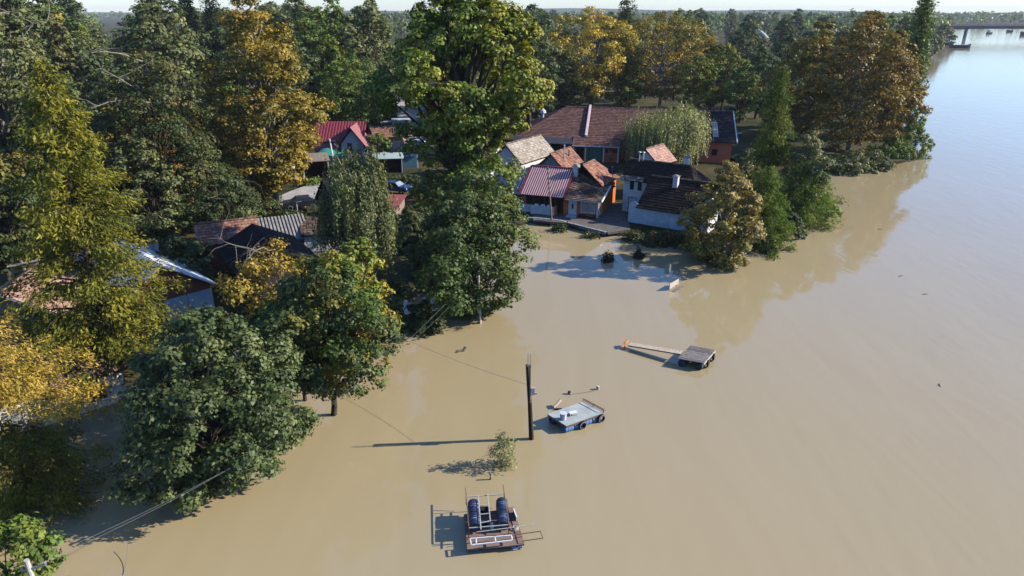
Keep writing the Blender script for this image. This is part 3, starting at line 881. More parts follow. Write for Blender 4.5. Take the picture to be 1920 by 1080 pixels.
shed_roof('corrugated_shed', 'shed with lit grey corrugated roof in front of the orange leaved tree', (-24.8, 61.4, .5), R(24), 5.4, 4.2, 2.0, 3.1, M['corrgrey'], M['wood'], corr=.32)
shed_roof('ragged_roof_shed', 'shed with ragged brown roof and white edge behind the orange leaved tree', (-20.2, 63.2, .6), R(16), 4.2, 4.2, 2.3, 2.8, TILE_OLD, M['white'])
gable_house('far_shed', 'red brick shed glimpsed behind the left cypress', (-29.0, 60.5, .5), R(25), 5.0, 4.0, 2.4, 1.3, TILE_RED, M['brick'], cat='shed')
shed_roof('blue_grey_shed', 'blue grey sheet roofed shed behind the left cypress', (-35.0, 50.0, .4), R(24), 6.2, 5.0, 2.2, 3.4, M['greymetal'], M['grey'], corr=.5)

# quay edge: separate concrete kerb pieces along the yard
qp = [W(x, y, .3) for x, y in ((990, 412), (1020, 414), (1048, 417), (1075, 424), (1102, 431), (1138, 440))]
for i in range(5):
    a, b = qp[i], qp[i] + (qp[i + 1] - qp[i]) * .93
    mb = MB(); mb.bar((a.x, a.y, .44), (b.x, b.y, .44), .28, .34)
    tag(mb.build('quay_kerb', M['grey']), f'{("first", "second", "third", "fourth", "last")[i]} concrete kerb piece from the tall tree along the cottage quay', 'kerb', 'kerb pieces of the quay')

# ================================================================== trees
def unit(a):
    return a / np.maximum(np.linalg.norm(a, axis=-1, keepdims=True), 1e-9)


def leaf_mesh(name, P, Nrm, T, ln, wd, col, m, parent, fold=.18):
    """kite shaped leaves: centre P, normal Nrm, long axis T, length ln, width wd"""
    n = len(P)
    T = unit(T - Nrm * np.sum(T * Nrm, 1, keepdims=True))
    Bv = np.cross(Nrm, T)
    ln = np.broadcast_to(np.asarray(ln, float), (n,))[:, None]
    wd = np.broadcast_to(np.asarray(wd, float), (n,))[:, None]
    V = np.empty((n, 4, 3))
    V[:, 0] = P - T * ln * .5
    V[:, 1] = P + Bv * wd * .5 + Nrm * wd * fold + T * ln * .06
    V[:, 2] = P + T * ln * .5
    V[:, 3] = P - Bv * wd * .5 + Nrm * wd * fold + T * ln * .06
    C = np.repeat(col * np.array([1.17, 1.11, .92]), 4, axis=0)
    return np_mesh(name, V.reshape(-1, 3), np.arange(n * 4).reshape(n, 4), m, np.clip(C, 0.002, 1), parent)


def pick_cols(rng, pal, k):
    pal = np.array(pal, float)
    w = pal[:, 3] / pal[:, 3].sum()
    return pal[rng.choice(len(pal), k, p=w), :3]


def np_tubes(name, chains, m, parent, sides=6):
    """chains: list of (points (k,3), radii (k,)) -> one mesh"""
    Vs, Fs, b = [], [], 0
    ca = np.cos(np.arange(sides) * 2 * np.pi / sides); sa = np.sin(np.arange(sides) * 2 * np.pi / sides)
    for p, r in chains:
        p = np.asarray(p, float); r = np.asarray(r, float); k = len(p)
        d = unit(np.gradient(p, axis=0))
        up = np.where(np.abs(d[:, 2:3]) < .9, np.array([[0, 0, 1.]]), np.array([[0, 1., 0]]))
        x = unit(np.cross(d, up)); y = np.cross(d, x)
        ring = p[:, None, :] + (x[:, None, :] * ca[None, :, None] + y[:, None, :] * sa[None, :, None]) * r[:, None, None]
        Vs.append(ring.reshape(-1, 3))
        i = np.arange(k - 1)[:, None] * sides; j = np.arange(sides)[None, :]; j2 = (j + 1) % sides
        Fs.append(np.stack([i + j, i + j2, i + sides + j2, i + sides + j], -1).reshape(-1, 4) + b)
        b += k * sides
    return np_mesh(name, np.concatenate(Vs), np.concatenate(Fs), m, None, parent, smooth=True)


def curve(a, b, bend, k=6, rng=None, wob=.0):
    t = np.linspace(0, 1, k)[:, None]
    a, b = np.asarray(a, float), np.asarray(b, float)
    mid = (a + b) / 2 + np.asarray(bend, float)
    p = (1 - t) ** 2 * a + 2 * t * (1 - t) * mid + t ** 2 * b
    if wob and rng is not None:
        w = rng.normal(0, wob, (k, 3)); w[0] = 0
        p = p + w
    return p


def broadleaf(rng, e, H, Rc, z0, pal, leaf=.26, n_lobes=34, subs=14, per=55, egg=.5, top=1.0, bark='bark', m='leaf', flat=.55,
              lean=(0, 0), trunk_r=None, lobe_k=(.26, .42), bare=0, tints=None, sub_r=.25, upright=0.0, droop=0.0, irr=.24):
    """trunk, limbs and a crown of leaf clumps; z0 = crown bottom, egg = where the crown is widest (0..1)"""
    Hc = H - z0
    C, Rad = [], []
    tries = 0
    ph = rng.uniform(0, 6.28, 3)
    while len(C) < n_lobes and tries < 4000:
        tries += 1
        t = rng.uniform(.04, .97)
        prof = (np.sin(np.pi * min(1, t / (2 * egg)) / 1) if t < egg else np.cos((t - egg) / (1 - egg) * np.pi / 2 * .93)) if egg < 1 else t
        prof = max(prof, .12) if t >= egg else max(np.sin(t / egg * np.pi / 2) ** .6, .15)
        a = rng.uniform(0, 2 * np.pi)
        rr = Rc * prof * (1 + irr * (math.sin(2 * a + ph[0] + 2.2 * t) * .6 + math.sin(3 * a + ph[1] - 3 * t) * .6 + math.sin(5 * a + ph[2] + 5 * t) * .35))
        lr = rng.uniform(*lobe_k) * Rc * (0.6 + .4 * prof)
        rad = max(0, rr - lr * .75) * math.sqrt(rng.uniform(.12, 1))
        c = np.array([math.cos(a) * rad, math.sin(a) * rad, z0 + t * Hc * (1 - lr / Hc * .5)])
        c[:2] += np.array(lean) * (c[2] / H)
        if any(np.linalg.norm((c - o) * (1, 1, 1.1)) < .55 * (lr + r2) for o, r2 in zip(C, Rad)):
            if tries < 3000: continue
        C.append(c); Rad.append(lr)
    C = np.array(C); Rad = np.array(Rad)
    nL = len(C)
    ax = np.array([lean[0] * .5, lean[1] * .5, z0 + Hc * .42])
    # sub-clumps over the lobes
    d = unit(rng.normal(size=(nL, subs, 3)) + np.array([0, 0, .25]))
    out = unit(C - ax)
    d = unit(d + out[:, None, :] * .55)
    S = C[:, None, :] + d * Rad[:, None, None] * rng.uniform(.55, 1.05, (nL, subs, 1)) * np.array([1, 1, .85])
    S = S.reshape(-1, 3); dS = d.reshape(-1, 3); lob = np.repeat(np.arange(nL), subs)
    # drop clumps that sit deep inside other lobes
    dist = np.linalg.norm(S[:, None, :] - C[None], axis=2) / Rad[None]
    dist[np.arange(len(S)), lob] = 9
    keep = (dist.min(1) > .62) | (rng.uniform(size=len(S)) < .25)
    S, dS, lob = S[keep], dS[keep], lob[keep]
    nS = len(S)
    sr = Rad[lob] * sub_r * rng.uniform(.7, 1.35, nS) / .3 * .42
    cnt = np.maximum(6, (per * (sr / sr.mean()) ** 1.6)).astype(int)
    idx = np.repeat(np.arange(nS), cnt)
    n = len(idx)
    off = rng.normal(size=(n, 3)) * .55
    off = off * np.minimum(1, 1.25 / np.maximum(np.linalg.norm(off, axis=1, keepdims=True), 1e-6))
    off[:, 2] *= flat * (1 + upright)
    P = S[idx] + off * sr[idx][:, None]
    P[:, 2] -= droop * np.linalg.norm(off[:, :2], axis=1) * sr[idx]
    nr = unit(np.array([0, 0, .55]) + dS[idx] * .45 + off * np.array([.75, .75, 1.1]) + rng.normal(size=(n, 3)) * .42)
    T = unit(rng.normal(size=(n, 3)) + dS[idx] * .6 + np.array([0, 0, -.4]))
    lobe_c = pick_cols(rng, pal, nL)
    sub_c = .55 * lobe_c[lob] + .45 * pick_cols(rng, pal, nS)
    if tints is not None:
        sub_c = tints(S, sub_c, rng)
    col = sub_c[idx] * rng.normal(1, .17, (n, 1)).clip(.55, 1.6) * (1 + rng.normal(0, .05, (n, 3)))
    ln = leaf * rng.uniform(.45, 1.4, n)
    leaf_mesh('crown', P, nr, T, ln, ln * rng.uniform(.5, .85, n), col, M[m], e)
    # wood
    tr = trunk_r or max(.12, H * .017)
    topz = z0 + Hc * .82
    k = 9
    tz = np.linspace(-1.0, topz, k)
    tp = np.stack([lean[0] * tz / H + np.cumsum(rng.normal(0, .05 * Rc / 4, k)), lean[1] * tz / H + np.cumsum(rng.normal(0, .05 * Rc / 4, k)), tz], 1)
    tp[:2, :2] *= 0
    chains = [(tp, tr * np.linspace(1.15, .18, k))]
    for i in range(nL):
        zi = np.clip(z0 * .75 + (C[i, 2] - z0) * .45, max(.6, z0 * .6), topz * .95)
        a = np.array([np.interp(zi, tz, tp[:, 0]), np.interp(zi, tz, tp[:, 1]), zi])
        L = np.linalg.norm(C[i] - a)
        chains.append((curve(a, C[i], (0, 0, .12 * L), 6, rng, .03 * L), tr * .38 * np.linspace(1, .22, 6) * min(1.2, .5 + L / Rc * .5)))
    sel = rng.choice(nS, min(nS, 3 * nL), replace=False)
    for s in sel:
        chains.append((curve(C[lob[s]], S[s], rng.normal(0, .1, 3) * Rad[lob[s]], 4), tr * .09 * np.linspace(1, .35, 4) + .008))
    np_tubes('trunk', chains, M[bark], e)
    for b in range(bare):
        a = rng.uniform(0, 2 * np.pi)
        zb = z0 + Hc * rng.uniform(.4, .9)
        st = np.array([np.interp(zb, tz, tp[:, 0]), np.interp(zb, tz, tp[:, 1]), zb])
        en = st + np.array([math.cos(a) * Rc * 1.05, math.sin(a) * Rc * 1.05, Rc * rng.uniform(-.1, .6)])
        ch = [(curve(st, en, (0, 0, Rc * .2), 8, rng, .12), tr * .3 * np.linspace(1, .15, 8))]
        main = ch[0][0]
        for q in range(5):
            w0 = main[rng.integers(3, 7)]
            ch.append((curve(w0, w0 + rng.normal(0, Rc * .25, 3), rng.normal(0, .2, 3), 5, rng, .06), tr * .12 * np.linspace(1, .2, 5)))
        np_tubes('bare_branch', ch, M['bark_pale'], e)


def cypress(rng, e, H, Rc, z0, pal, leaf=.3, n_br=95, per=150, power=.75, bark='bark', droop=.35, tuft=.5, thin=.30, blunt=.0, m='needle', tints=None):
    """swamp cypress / larch: straight trunk, tiers of drooping branches carrying feathery sprays"""
    k = 10
    tz = np.linspace(-1, H * .98, k)
    tp = np.stack([np.cumsum(rng.normal(0, .03, k)), np.cumsum(rng.normal(0, .03, k)), tz], 1)
    tr = max(.14, H * .016)
    chains = [(tp, tr * np.linspace(1.2, .12, k))]
    PP, TT, CC, SZ = [], [], [], []
    for i in range(n_br):
        t = (i + rng.uniform(0, 1)) / n_br
        z = z0 + (H - z0) * t ** 1.05
        L = Rc * ((1 - t) ** power * (1 - blunt) + blunt * math.sqrt(max(0, 1 - t * t))) * rng.uniform(.62, 1.15) + .35
        a = i * 2.399 + rng.normal(0, .35)
        st = np.array([np.interp(z, tz, tp[:, 0]), np.interp(z, tz, tp[:, 1]), z])
        en = st + np.array([math.cos(a) * L, math.sin(a) * L, L * rng.uniform(.05, .28) - droop * L * .55])
        c = curve(st, en, (0, 0, L * .2), 6, rng, .03 * L)
        chains.append((c, tr * .22 * np.linspace(1, .15, 6) * (.4 + .6 * L / Rc)))
        n = int(per * L / Rc * (1 + .4 * (1 - t)))
        # sprays sit in tufts along the outer part of the branch
        nt = max(4, int(L * 3.2))
        u = rng.uniform(.18, 1.03, nt)
        ctr = np.stack([np.interp(u, np.linspace(0, 1, 6), c[:, q]) for q in range(3)], 1)
        side = np.array([-math.sin(a), math.cos(a), 0])
        ctr = ctr + side * (rng.uniform(-1, 1, nt) * (.16 + .30 * L * (1.05 - u) * u * 1.6))[:, None]
        ctr[:, 2] -= np.abs(rng.normal(0, .14, nt)) * (1 + droop)
        ti = rng.integers(0, nt, n)
        off = rng.normal(0, 1, (n, 3)) * tuft * np.array([.62, .62, .55]) * (.55 + .3 * L / Rc)
        off[:, 2] -= np.abs(rng.normal(0, .45, n)) * tuft * droop * 2
        P = ctr[ti] + off
        T = unit(np.array([math.cos(a), math.sin(a), -.55 - droop])[None] * .8 + rng.normal(0, .6, (n, 3)))
        bc = pick_cols(rng, pal, 1)[0]
        tc_ = .5 * bc + .5 * pick_cols(rng, pal, nt)
        col = tc_[ti] * rng.normal(1, .2, (n, 1)).clip(.5, 1.6)
        PP.append(P); TT.append(T); CC.append(col)
    P = np.concatenate(PP); T = np.concatenate(TT); col = np.concatenate(CC)
    n = len(P)
    if tints is not None: col = tints(P, col, rng)
    nr = unit(np.array([0, 0, .7]) + unit(P * np.array([1, 1, 0]) + 1e-6) * .45 + rng.normal(size=(n, 3)) * .6)
    ln = leaf * rng.uniform(.6, 1.4, n)
    leaf_mesh('crown', P, nr, T, ln, ln * thin * rng.uniform(.7, 1.4, n), col, M[m], e, fold=.1)
    np_tubes('trunk', chains, M[bark], e)


def weeping(rng, e, H, Rc, z0, pal, strands=420, leaf=.3, step=.13, thin=.3, lmin=1.5, lmax=4.5, bark='bark', dome=.55, spread=.25):
    """willow or weeping birch: limbs arch outwards and hang long leafy strands"""
    tr = max(.14, H * .022)
    k = 8
    tz = np.linspace(-1, H * .8, k)
    tp = np.stack([np.cumsum(rng.normal(0, .07, k)), np.cumsum(rng.normal(0, .07, k)), tz], 1)
    chains = [(tp, tr * np.linspace(1.2, .25, k))]
    nb = 26
    ends, mids = [], []
    for i in range(nb):
        a = i * 2.399 + rng.normal(0, .2)
        t = rng.uniform(.25, 1)
        rr = Rc * math.sqrt(rng.uniform(.08, 1)) * .92
        zt = z0 + (H - z0) * (dome + (1 - dome) * math.sqrt(max(0, 1 - (rr / Rc) ** 2))) * rng.uniform(.86, 1.0)
        st = np.array([np.interp(H * .3 + t * H * .3, tz, tp[:, 0]), np.interp(H * .3 + t * H * .3, tz, tp[:, 1]), H * .3 + t * H * .3])
        en = np.array([math.cos(a) * rr, math.sin(a) * rr, zt])
        c = curve(st, en, (0, 0, H * .12), 7, rng, .08)
        chains.append((c, tr * .3 * np.linspace(1, .15, 7)))
        ends.append(c)
    PP, TT, CC = [], [], []
    for s in range(strands):
        c = ends[rng.integers(nb)]
        u = rng.uniform(.45, 1.0)
        p0 = np.array([np.interp(u, np.linspace(0, 1, 7), c[:, q]) for q in range(3)])
        p0 = p0 + rng.normal(0, Rc * .13, 3) * np.array([1, 1, .7])
        L = min(rng.uniform(lmin, lmax), max(.6, p0[2] - z0 * .5))
        n = int(L / step)
        q = np.linspace(0, 1, n)
        o = unit(p0 * np.array([1, 1, 0]) + 1e-6)
        pts = p0 + o[None] * (spread * np.sqrt(q) * L * .35)[:, None] - np.array([0, 0, 1])[None] * (q * L)[:, None]
        pts += rng.normal(0, .055, (n, 3)) * (1 + leaf)
        PP.append(pts); TT.append(np.array([0, 0, -1.])[None] + rng.normal(0, .45, (n, 3)))
        CC.append(pick_cols(rng, pal, 1) * rng.normal(1, .18, (n, 1)).clip(.5, 1.5))
    P, T, C = np.concatenate(PP), unit(np.concatenate(TT)), np.concatenate(CC)
    n = len(P)
    nr = unit(unit(P * np.array([1, 1, 0]) + 1e-6) * .8 + np.array([0, 0, .45]) + rng.normal(size=(n, 3)) * .55)
    ln = leaf * rng.uniform(.7, 1.4, n)
    leaf_mesh('crown', P, nr, T, ln, ln * thin * rng.uniform(.8, 1.3, n), C, M['leaf'], e, fold=.1)
    np_tubes('trunk', chains, M[bark], e)


def shrub(rng, e, H, Rc, pal, leaf=.22, stems=22, per=110, bark='bark', m='leaf', thin=.6, spray=.5):
    """many stems fanning from the ground, leafy along their length"""
    chains, PP, TT, CC = [], [], [], []
    for i in range(stems):
        a = rng.uniform(0, 2 * np.pi); rr = Rc * math.sqrt(rng.uniform(.02, 1))
        hh = H * (1 - .55 * (rr / Rc) ** 2) * rng.uniform(.7, 1.05)
        b = np.array([math.cos(a), math.sin(a), 0]) * rr
        c = curve((b * .12) + (0, 0, -.3), b + np.array([0, 0, hh]), (b[0] * -.1, b[1] * -.1, hh * .2), 6, rng, .04 * H)
        chains.append((c, (.012 * H + .012) * np.linspace(1, .2, 6)))
        u = rng.uniform(.15, 1.02, per) ** .8
        P = np.stack([np.interp(u, np.linspace(0, 1, 6), c[:, q]) for q in range(3)], 1)
        P += rng.normal(0, .16 * Rc * spray + .05, (per, 3))
        P[:, 2] = np.maximum(P[:, 2], .03)
        PP.append(P); TT.append(np.array([b[0], b[1], hh * .6])[None] / (H + Rc) + rng.normal(0, .5, (per, 3)))
        CC.append((.6 * pick_cols(rng, pal, 1) + .4 * pick_cols(rng, pal, per)) * rng.normal(1, .18, (per, 1)).clip(.5, 1.5))
    P, T, C = np.concatenate(PP), unit(np.concatenate(TT)), np.concatenate(CC)
    n = len(P)
    nr = unit(np.array([0, 0, .7]) + unit(P * np.array([1, 1, .3]) + 1e-6) * .5 + rng.normal(size=(n, 3)) * .6)
    ln = leaf * rng.uniform(.7, 1.4, n)
    leaf_mesh('crown', P, nr, T, ln, ln * thin * rng.uniform(.8, 1.3, n), C, M[m], e)
    np_tubes('trunk', chains, M[bark], e, 5)


# palettes: (r, g, b, weight)
P_DARK = [(0.056, 0.083, 0.032, 4), (0.079, 0.111, 0.041, 3), (0.112, 0.146, 0.054, 2), (0.161, 0.195, 0.077, 1.2)]
P_GREEN = [(0.070, 0.124, 0.025, 3), (0.105, 0.169, 0.031, 3), (0.154, 0.215, 0.037, 2), (0.211, 0.247, 0.043, 1)]
P_LIGHT = [(0.112, 0.163, 0.027, 3), (0.168, 0.215, 0.035, 3), (0.239, 0.260, 0.040, 2), (0.351, 0.325, 0.043, 1)]
P_MIX = [(0.070, 0.117, 0.025, 4), (0.140, 0.195, 0.031, 3), (0.337, 0.299, 0.037, 2), (0.505, 0.351, 0.037, 1)]
P_ORANGE = [(.36, .25, .04, 3), (.42, .29, .045, 2), (.24, .21, .04, 2), (.44, .21, .04, .5)]
P_PLANE = [(.24, .185, .030, 4), (.33, .24, .036, 3), (.165, .155, .030, 3), (.41, .29, .042, 1.3), (.20, .12, .027, .7)]
P_PLANEY = [(.46, .35, .05, 4), (.56, .41, .055, 3), (.31, .28, .045, 2), (.42, .24, .045, 1)]
P_PLANEO = [(.225, .160, .034, 4), (.28, .19, .038, 3), (.155, .13, .032, 3), (.19, .11, .03, 1)]
P_PLANEG = [(0.269, 0.224, 0.059, 3), (0.370, 0.291, 0.090, 3), (0.168, 0.168, 0.037, 3), (0.224, 0.140, 0.037, 1), (0.470, 0.370, 0.138, 0.7)]
P_CYP = [(0.146, 0.162, 0.028, 4), (0.202, 0.202, 0.032, 3), (0.269, 0.246, 0.036, 2), (0.095, 0.118, 0.026, 2)]
P_GOLD = [(.50, .35, .07, 3), (.58, .42, .10, 2), (.40, .30, .06, 3), (.24, .21, .045, 1.5)]
P_CYPG = [(0.101, 0.162, 0.030, 4), (0.146, 0.207, 0.037, 3), (0.067, 0.112, 0.026, 2)]
P_WILLOW = [(.27, .29, .105, 3), (.33, .345, .14, 3), (.20, .22, .075, 2), (.40, .40, .17, 1)]
P_BIRCH = [(.105, .130, .050, 3), (.140, .165, .062, 3), (.085, .11, .042, 2), (.21, .21, .065, .7)]
P_GREY = [(0.133, 0.156, 0.064, 3), (0.176, 0.195, 0.080, 3), (0.091, 0.117, 0.047, 2), (0.232, 0.234, 0.099, 1)]
P_IVY = [(0.048, 0.073, 0.027, 4), (0.073, 0.101, 0.033, 3), (0.105, 0.111, 0.035, 2), (0.225, 0.143, 0.037, 0.6)]
P_SHRUB = [(.115, .185, .035, 3), (.17, .25, .045, 3), (.26, .31, .06, 1.5)]
P_SAGE = [(0.224, 0.224, 0.090, 2), (0.134, 0.157, 0.053, 2), (0.314, 0.280, 0.117, 1), (0.078, 0.112, 0.043, 2)]


def tree(kind, name, label, px, py, top, width, cat='tree', group=None, z=None, bottom=None, seed=0, squash=1.0, **kw):
    """px, py = foot of the tree as the photograph shows it, top = its highest row, width = crown width there"""
    p = W(px, py, .3)
    gz = float(ground_z([p.x], [p.y])[0])
    loc = Vector((p.x, p.y, max(gz, -1.2)))
    H = height_at(p.y, top) - loc.z
    Rc = width / 2 / pxm(p.y, H * .55)
    e = empty(name, loc, 0, label, cat, group)
    rng = np.random.default_rng(100 + seed)
    if z is None: z = .22
    if kind == 'b': broadleaf(rng, e, H, Rc, H * z, kw.pop('pal'), **kw)
    elif kind == 'c': cypress(rng, e, H, Rc, H * z, kw.pop('pal'), **kw)
    elif kind == 'w': weeping(rng, e, H, Rc, H * z, kw.pop('pal'), **kw)
    elif kind == 's': shrub(rng, e, H, Rc, kw.pop('pal'), **kw)
    return e


def tint_right(cols, lo, hi, amt, ax=0):
    """clumps towards one side blend to cols: turned leaves, and sunlit sides painted in"""
    cols = np.array(cols)
    def f(S, c, rng):
        t = np.clip((S[:, ax] - lo) / (hi - lo), 0, 1) * amt * rng.uniform(.2, 1.6, len(S))
        t = np.clip(t, 0, 1)[:, None]
        return c * (1 - t) + cols[rng.integers(0, len(cols), len(S))] * t
    return f


# ---- near, flooded foreground
tree('b', 'maple_tree', 'large dark green round maple standing in the flood water at lower left', 398, 902, 574, 358, seed=1, z=.14, pal=P_DARK + [(.10, .145, .055, 1.5)], leaf=.20,
     n_lobes=64, subs=14, per=64, egg=.42, lobe_k=(.2, .36), irr=.13, m='leaf_gloss', lean=(1.2, 0))
tree('b', 'ash_tree', 'green and yellow tree with dark trunk in the water right of the dark maple', 622, 770, 470, 262, seed=2, z=.24, pal=P_DARK[:3] + P_GREEN[:2] + [(.30, .26, .03, 1.6), (.38, .25, .03, .5)], leaf=.23,
     n_lobes=36, subs=13, per=52, egg=.5, lean=(.8, 0))
tree('b', 'slim_trunk_tree', 'green tree with slim trunk in the water behind the dark maple', 572, 742, 545, 170, seed=3, z=.38, pal=P_GREEN, leaf=.22, n_lobes=20, subs=12, per=44)
tree('b', 'orange_leaf_tree', 'sparse orange leaved tree with bare branches beside the corrugated shed', 545, 640, 452, 205, seed=4, z=.42, pal=P_ORANGE, leaf=.24,
     n_lobes=16, subs=9, per=26, sub_r=.42, lobe_k=(.2, .34), bark='bark_pale', bare=3)
tree('b', 'yellow_green_tree', 'yellow green tree in front of the weeping birch', 694, 672, 440, 165, seed=5, z=.2, pal=P_LIGHT + [(.42, .33, .035, 1.5)], leaf=.22, n_lobes=26, subs=12, per=44)
tree('w', 'weeping_birch', 'tall grey green weeping birch in the middle of the village', 688, 596, 262, 176, seed=6, z=.10, pal=P_BIRCH, strands=1050, leaf=.22, step=.085, thin=.45,
     lmin=1.2, lmax=4.2, bark='bark_white', dome=.35)
tree('b', 'lime_tree', 'big dark green lime tree overhanging the brown water at centre', 880, 575, 312, 240, seed=7, z=.09, pal=P_DARK[:3] + P_GREEN[:1], leaf=.25,
     n_lobes=46, subs=15, per=60, egg=.42, m='leaf_gloss', lean=(.8, 0), tints=tint_right([(.13, .18, .035), (.17, .21, .035)], 1, 5.5, .7))  # right side of the crown painted lighter, as sunlit leaves
tree('b', 'cottonwood_tree', 'very tall light green cottonwood rising above the frame at centre', 848, 520, -60, 300, seed=8, z=.43, pal=P_LIGHT + P_GREEN[:2], leaf=.32, n_lobes=66, subs=15, per=46,
     egg=.5, lean=(2.0, 0), lobe_k=(.17, .30), bark='bark', tints=tint_right([(.22, .24, .03), (.28, .25, .03)], 2, 9, .75), trunk_r=.5)
tree('c', 'swamp_cypress', 'olive green feathery swamp cypress standing tall at left', 222, 716, 112, 335, seed=9, z=.08, pal=P_CYP, leaf=.30, n_br=150, per=380, power=.66, tuft=.55)
tree('c', 'golden_cypress', 'golden yellow feathery cypress in the lower left corner', 10, 890, 612, 400, seed=10, z=.40, pal=P_GOLD, leaf=.19, n_br=64, per=520, power=.45, blunt=.5, tuft=.45,
     tints=tint_right([(.12, .10, .03), (.09, .095, .03)], -3.5, -6.5, .0))
tree('c', 'shaded_cypress', 'dark olive cypress in the shade below the golden one at lower left', 62, 925, 800, 300, seed=55, z=.10, pal=P_CYP + [(.16, .12, .04, 3)], leaf=.20, n_br=70, per=420, power=.4, blunt=.5, tuft=.5)
tree('b', 'corner_tree', 'leafy green tree top cut off by the bottom left corner', 26, 1215, 966, 300, seed=11, z=.3, pal=P_GREEN, leaf=.2, n_lobes=20, subs=12, per=40)
tree('b', 'drowned_sapling', 'small thin leaved sapling standing alone in the open water', 945, 866, 808, 54, seed=12, z=.12, pal=[(.22, .25, .10, 3), (.30, .32, .14, 2), (.14, .16, .06, 2)], leaf=.105,
     n_lobes=22, subs=11, per=7, lobe_k=(.3, .5), bark='bark_pale', trunk_r=.03, upright=.8, sub_r=.45)

tree('b', 'under_lime_tree', 'mid green tree filling the gap between the tall cottonwood and the dark lime', 884, 505, 172, 192, seed=50, z=.12, pal=P_GREEN, leaf=.29, n_lobes=42, subs=12, per=35, egg=.55,
     irr=.12, tints=tint_right([(.17, .20, .032), (.20, .22, .032)], 1, 5, .7))
for i, (x, b_, t_, w_, lab) in enumerate(((776, 472, 392, 92, 'low dark green tree right of the red brown shed'), (815, 520, 400, 104, 'dark green tree behind the big lime on its left'),
                                         (752, 606, 520, 100, 'dark bushy tree at the water edge between the yellow green tree and the lime'), (742, 440, 418, 60, 'small dark bush below the dark blue car'))):
    tree('b', 'garden_tree', lab, x, b_, t_, w_, seed=51 + i, z=.04, pal=P_DARK, leaf=.24, n_lobes=22, subs=12, per=42)

# ---- left woodland
tree('b', 'grey_poplar', 'huge grey green poplar filling the top left corner', 62, 470, -70, 260, seed=13, z=.28, pal=P_GREY, leaf=.34, n_lobes=56, subs=13, per=42, lobe_k=(.17, .3), bark='bark_pale', bare=2, trunk_r=.45)
tree('b', 'yellowing_tree', 'dark tree with yellow top leaves at the left edge', 30, 575, 222, 200, seed=14, z=.2, pal=P_IVY, leaf=.27, n_lobes=36, subs=12, per=46,
     tints=tint_right([(.40, .27, .035), (.30, .24, .03)], 9.5, 14, .85, ax=2))
tree('b', 'pale_poplar', 'slender pale olive poplar behind the left cypress against the sky', 165, 330, 2, 92, seed=15, z=.25, pal=[(.19, .17, .075, 3), (.13, .13, .05, 2), (.10, .115, .035, 2)], leaf=.34, n_lobes=30, subs=11, per=34, egg=.4)
tree('b', 'ivy_tree', 'dark ivy covered tree with bare grey branches left of the yellow plane', 330, 452, 78, 215, seed=16, z=.12, pal=P_IVY + [(.24, .14, .03, .7)], leaf=.28, n_lobes=46, subs=12, per=44, bare=5)
tree('b', 'rust_tipped_tree', 'small rust and yellow tipped tree behind the left cypress', 262, 470, 195, 95, seed=17, z=.3, pal=P_ORANGE + P_IVY, leaf=.26, n_lobes=18, subs=11, per=36)
tree('b', 'yellow_plane', 'tall golden brown plane tree left of the red roofed chalet', 520, 398, -35, 222, seed=18, z=.08, pal=P_PLANE, leaf=.31, n_lobes=66, subs=14, per=52, egg=.42, lobe_k=(.22, .38), bark='bark_pale', bare=1, irr=.1)
tree('b', 'elder_bush_tree', 'low dark green tree with arching bare twigs below the yellow plane', 440, 468, 328, 135, seed=19, z=.1, pal=P_DARK, leaf=.24, n_lobes=24, subs=12, per=42, bare=3)
tree('b', 'lane_side_tree', 'low green shrubby tree beside the sunlit lane', 545, 452, 392, 90, seed=20, z=.06, pal=P_IVY, leaf=.23, n_lobes=15, subs=10, per=36)
tree('b', 'shade_tree', 'shaded green tree between the left cypress and the barn', 352, 548, 440, 130, seed=21, z=.1, pal=P_DARK, leaf=.25, n_lobes=20, subs=11, per=40)
tree('b', 'willow_like_tree', 'broad soft green tree above the red roofed chalet', 668, 268, 92, 142, seed=22, z=.12, pal=P_GREEN, leaf=.34, n_lobes=40, subs=12, per=44, egg=.45)
tree('b', 'chalet_shrub_tree', 'dense green bush tree beside the red roofed chalet', 712, 318, 244, 62, seed=23, z=.08, pal=P_GREEN, leaf=.26, n_lobes=18, subs=10, per=36)
tree('b', 'street_tree', 'green tree hanging over the pale street', 728, 222, 120, 56, seed=24, z=.3, pal=P_LIGHT, leaf=.36, n_lobes=16, subs=10, per=34)
for i, (x, tp_) in enumerate(((384, -14), (424, -8))):
    tree('c', 'dark_thuja', ('left', 'right')[i] + ' one of two narrow dark thujas on the skyline', x, 210, tp_, 44, seed=26 + i, z=.03, group='dark thujas on the skyline', pal=[(.018, .034, .016, 3), (.028, .045, .02, 2)],
         leaf=.45, n_br=110, per=75, power=.35, tuft=.6, droop=-1.2, thin=.6)

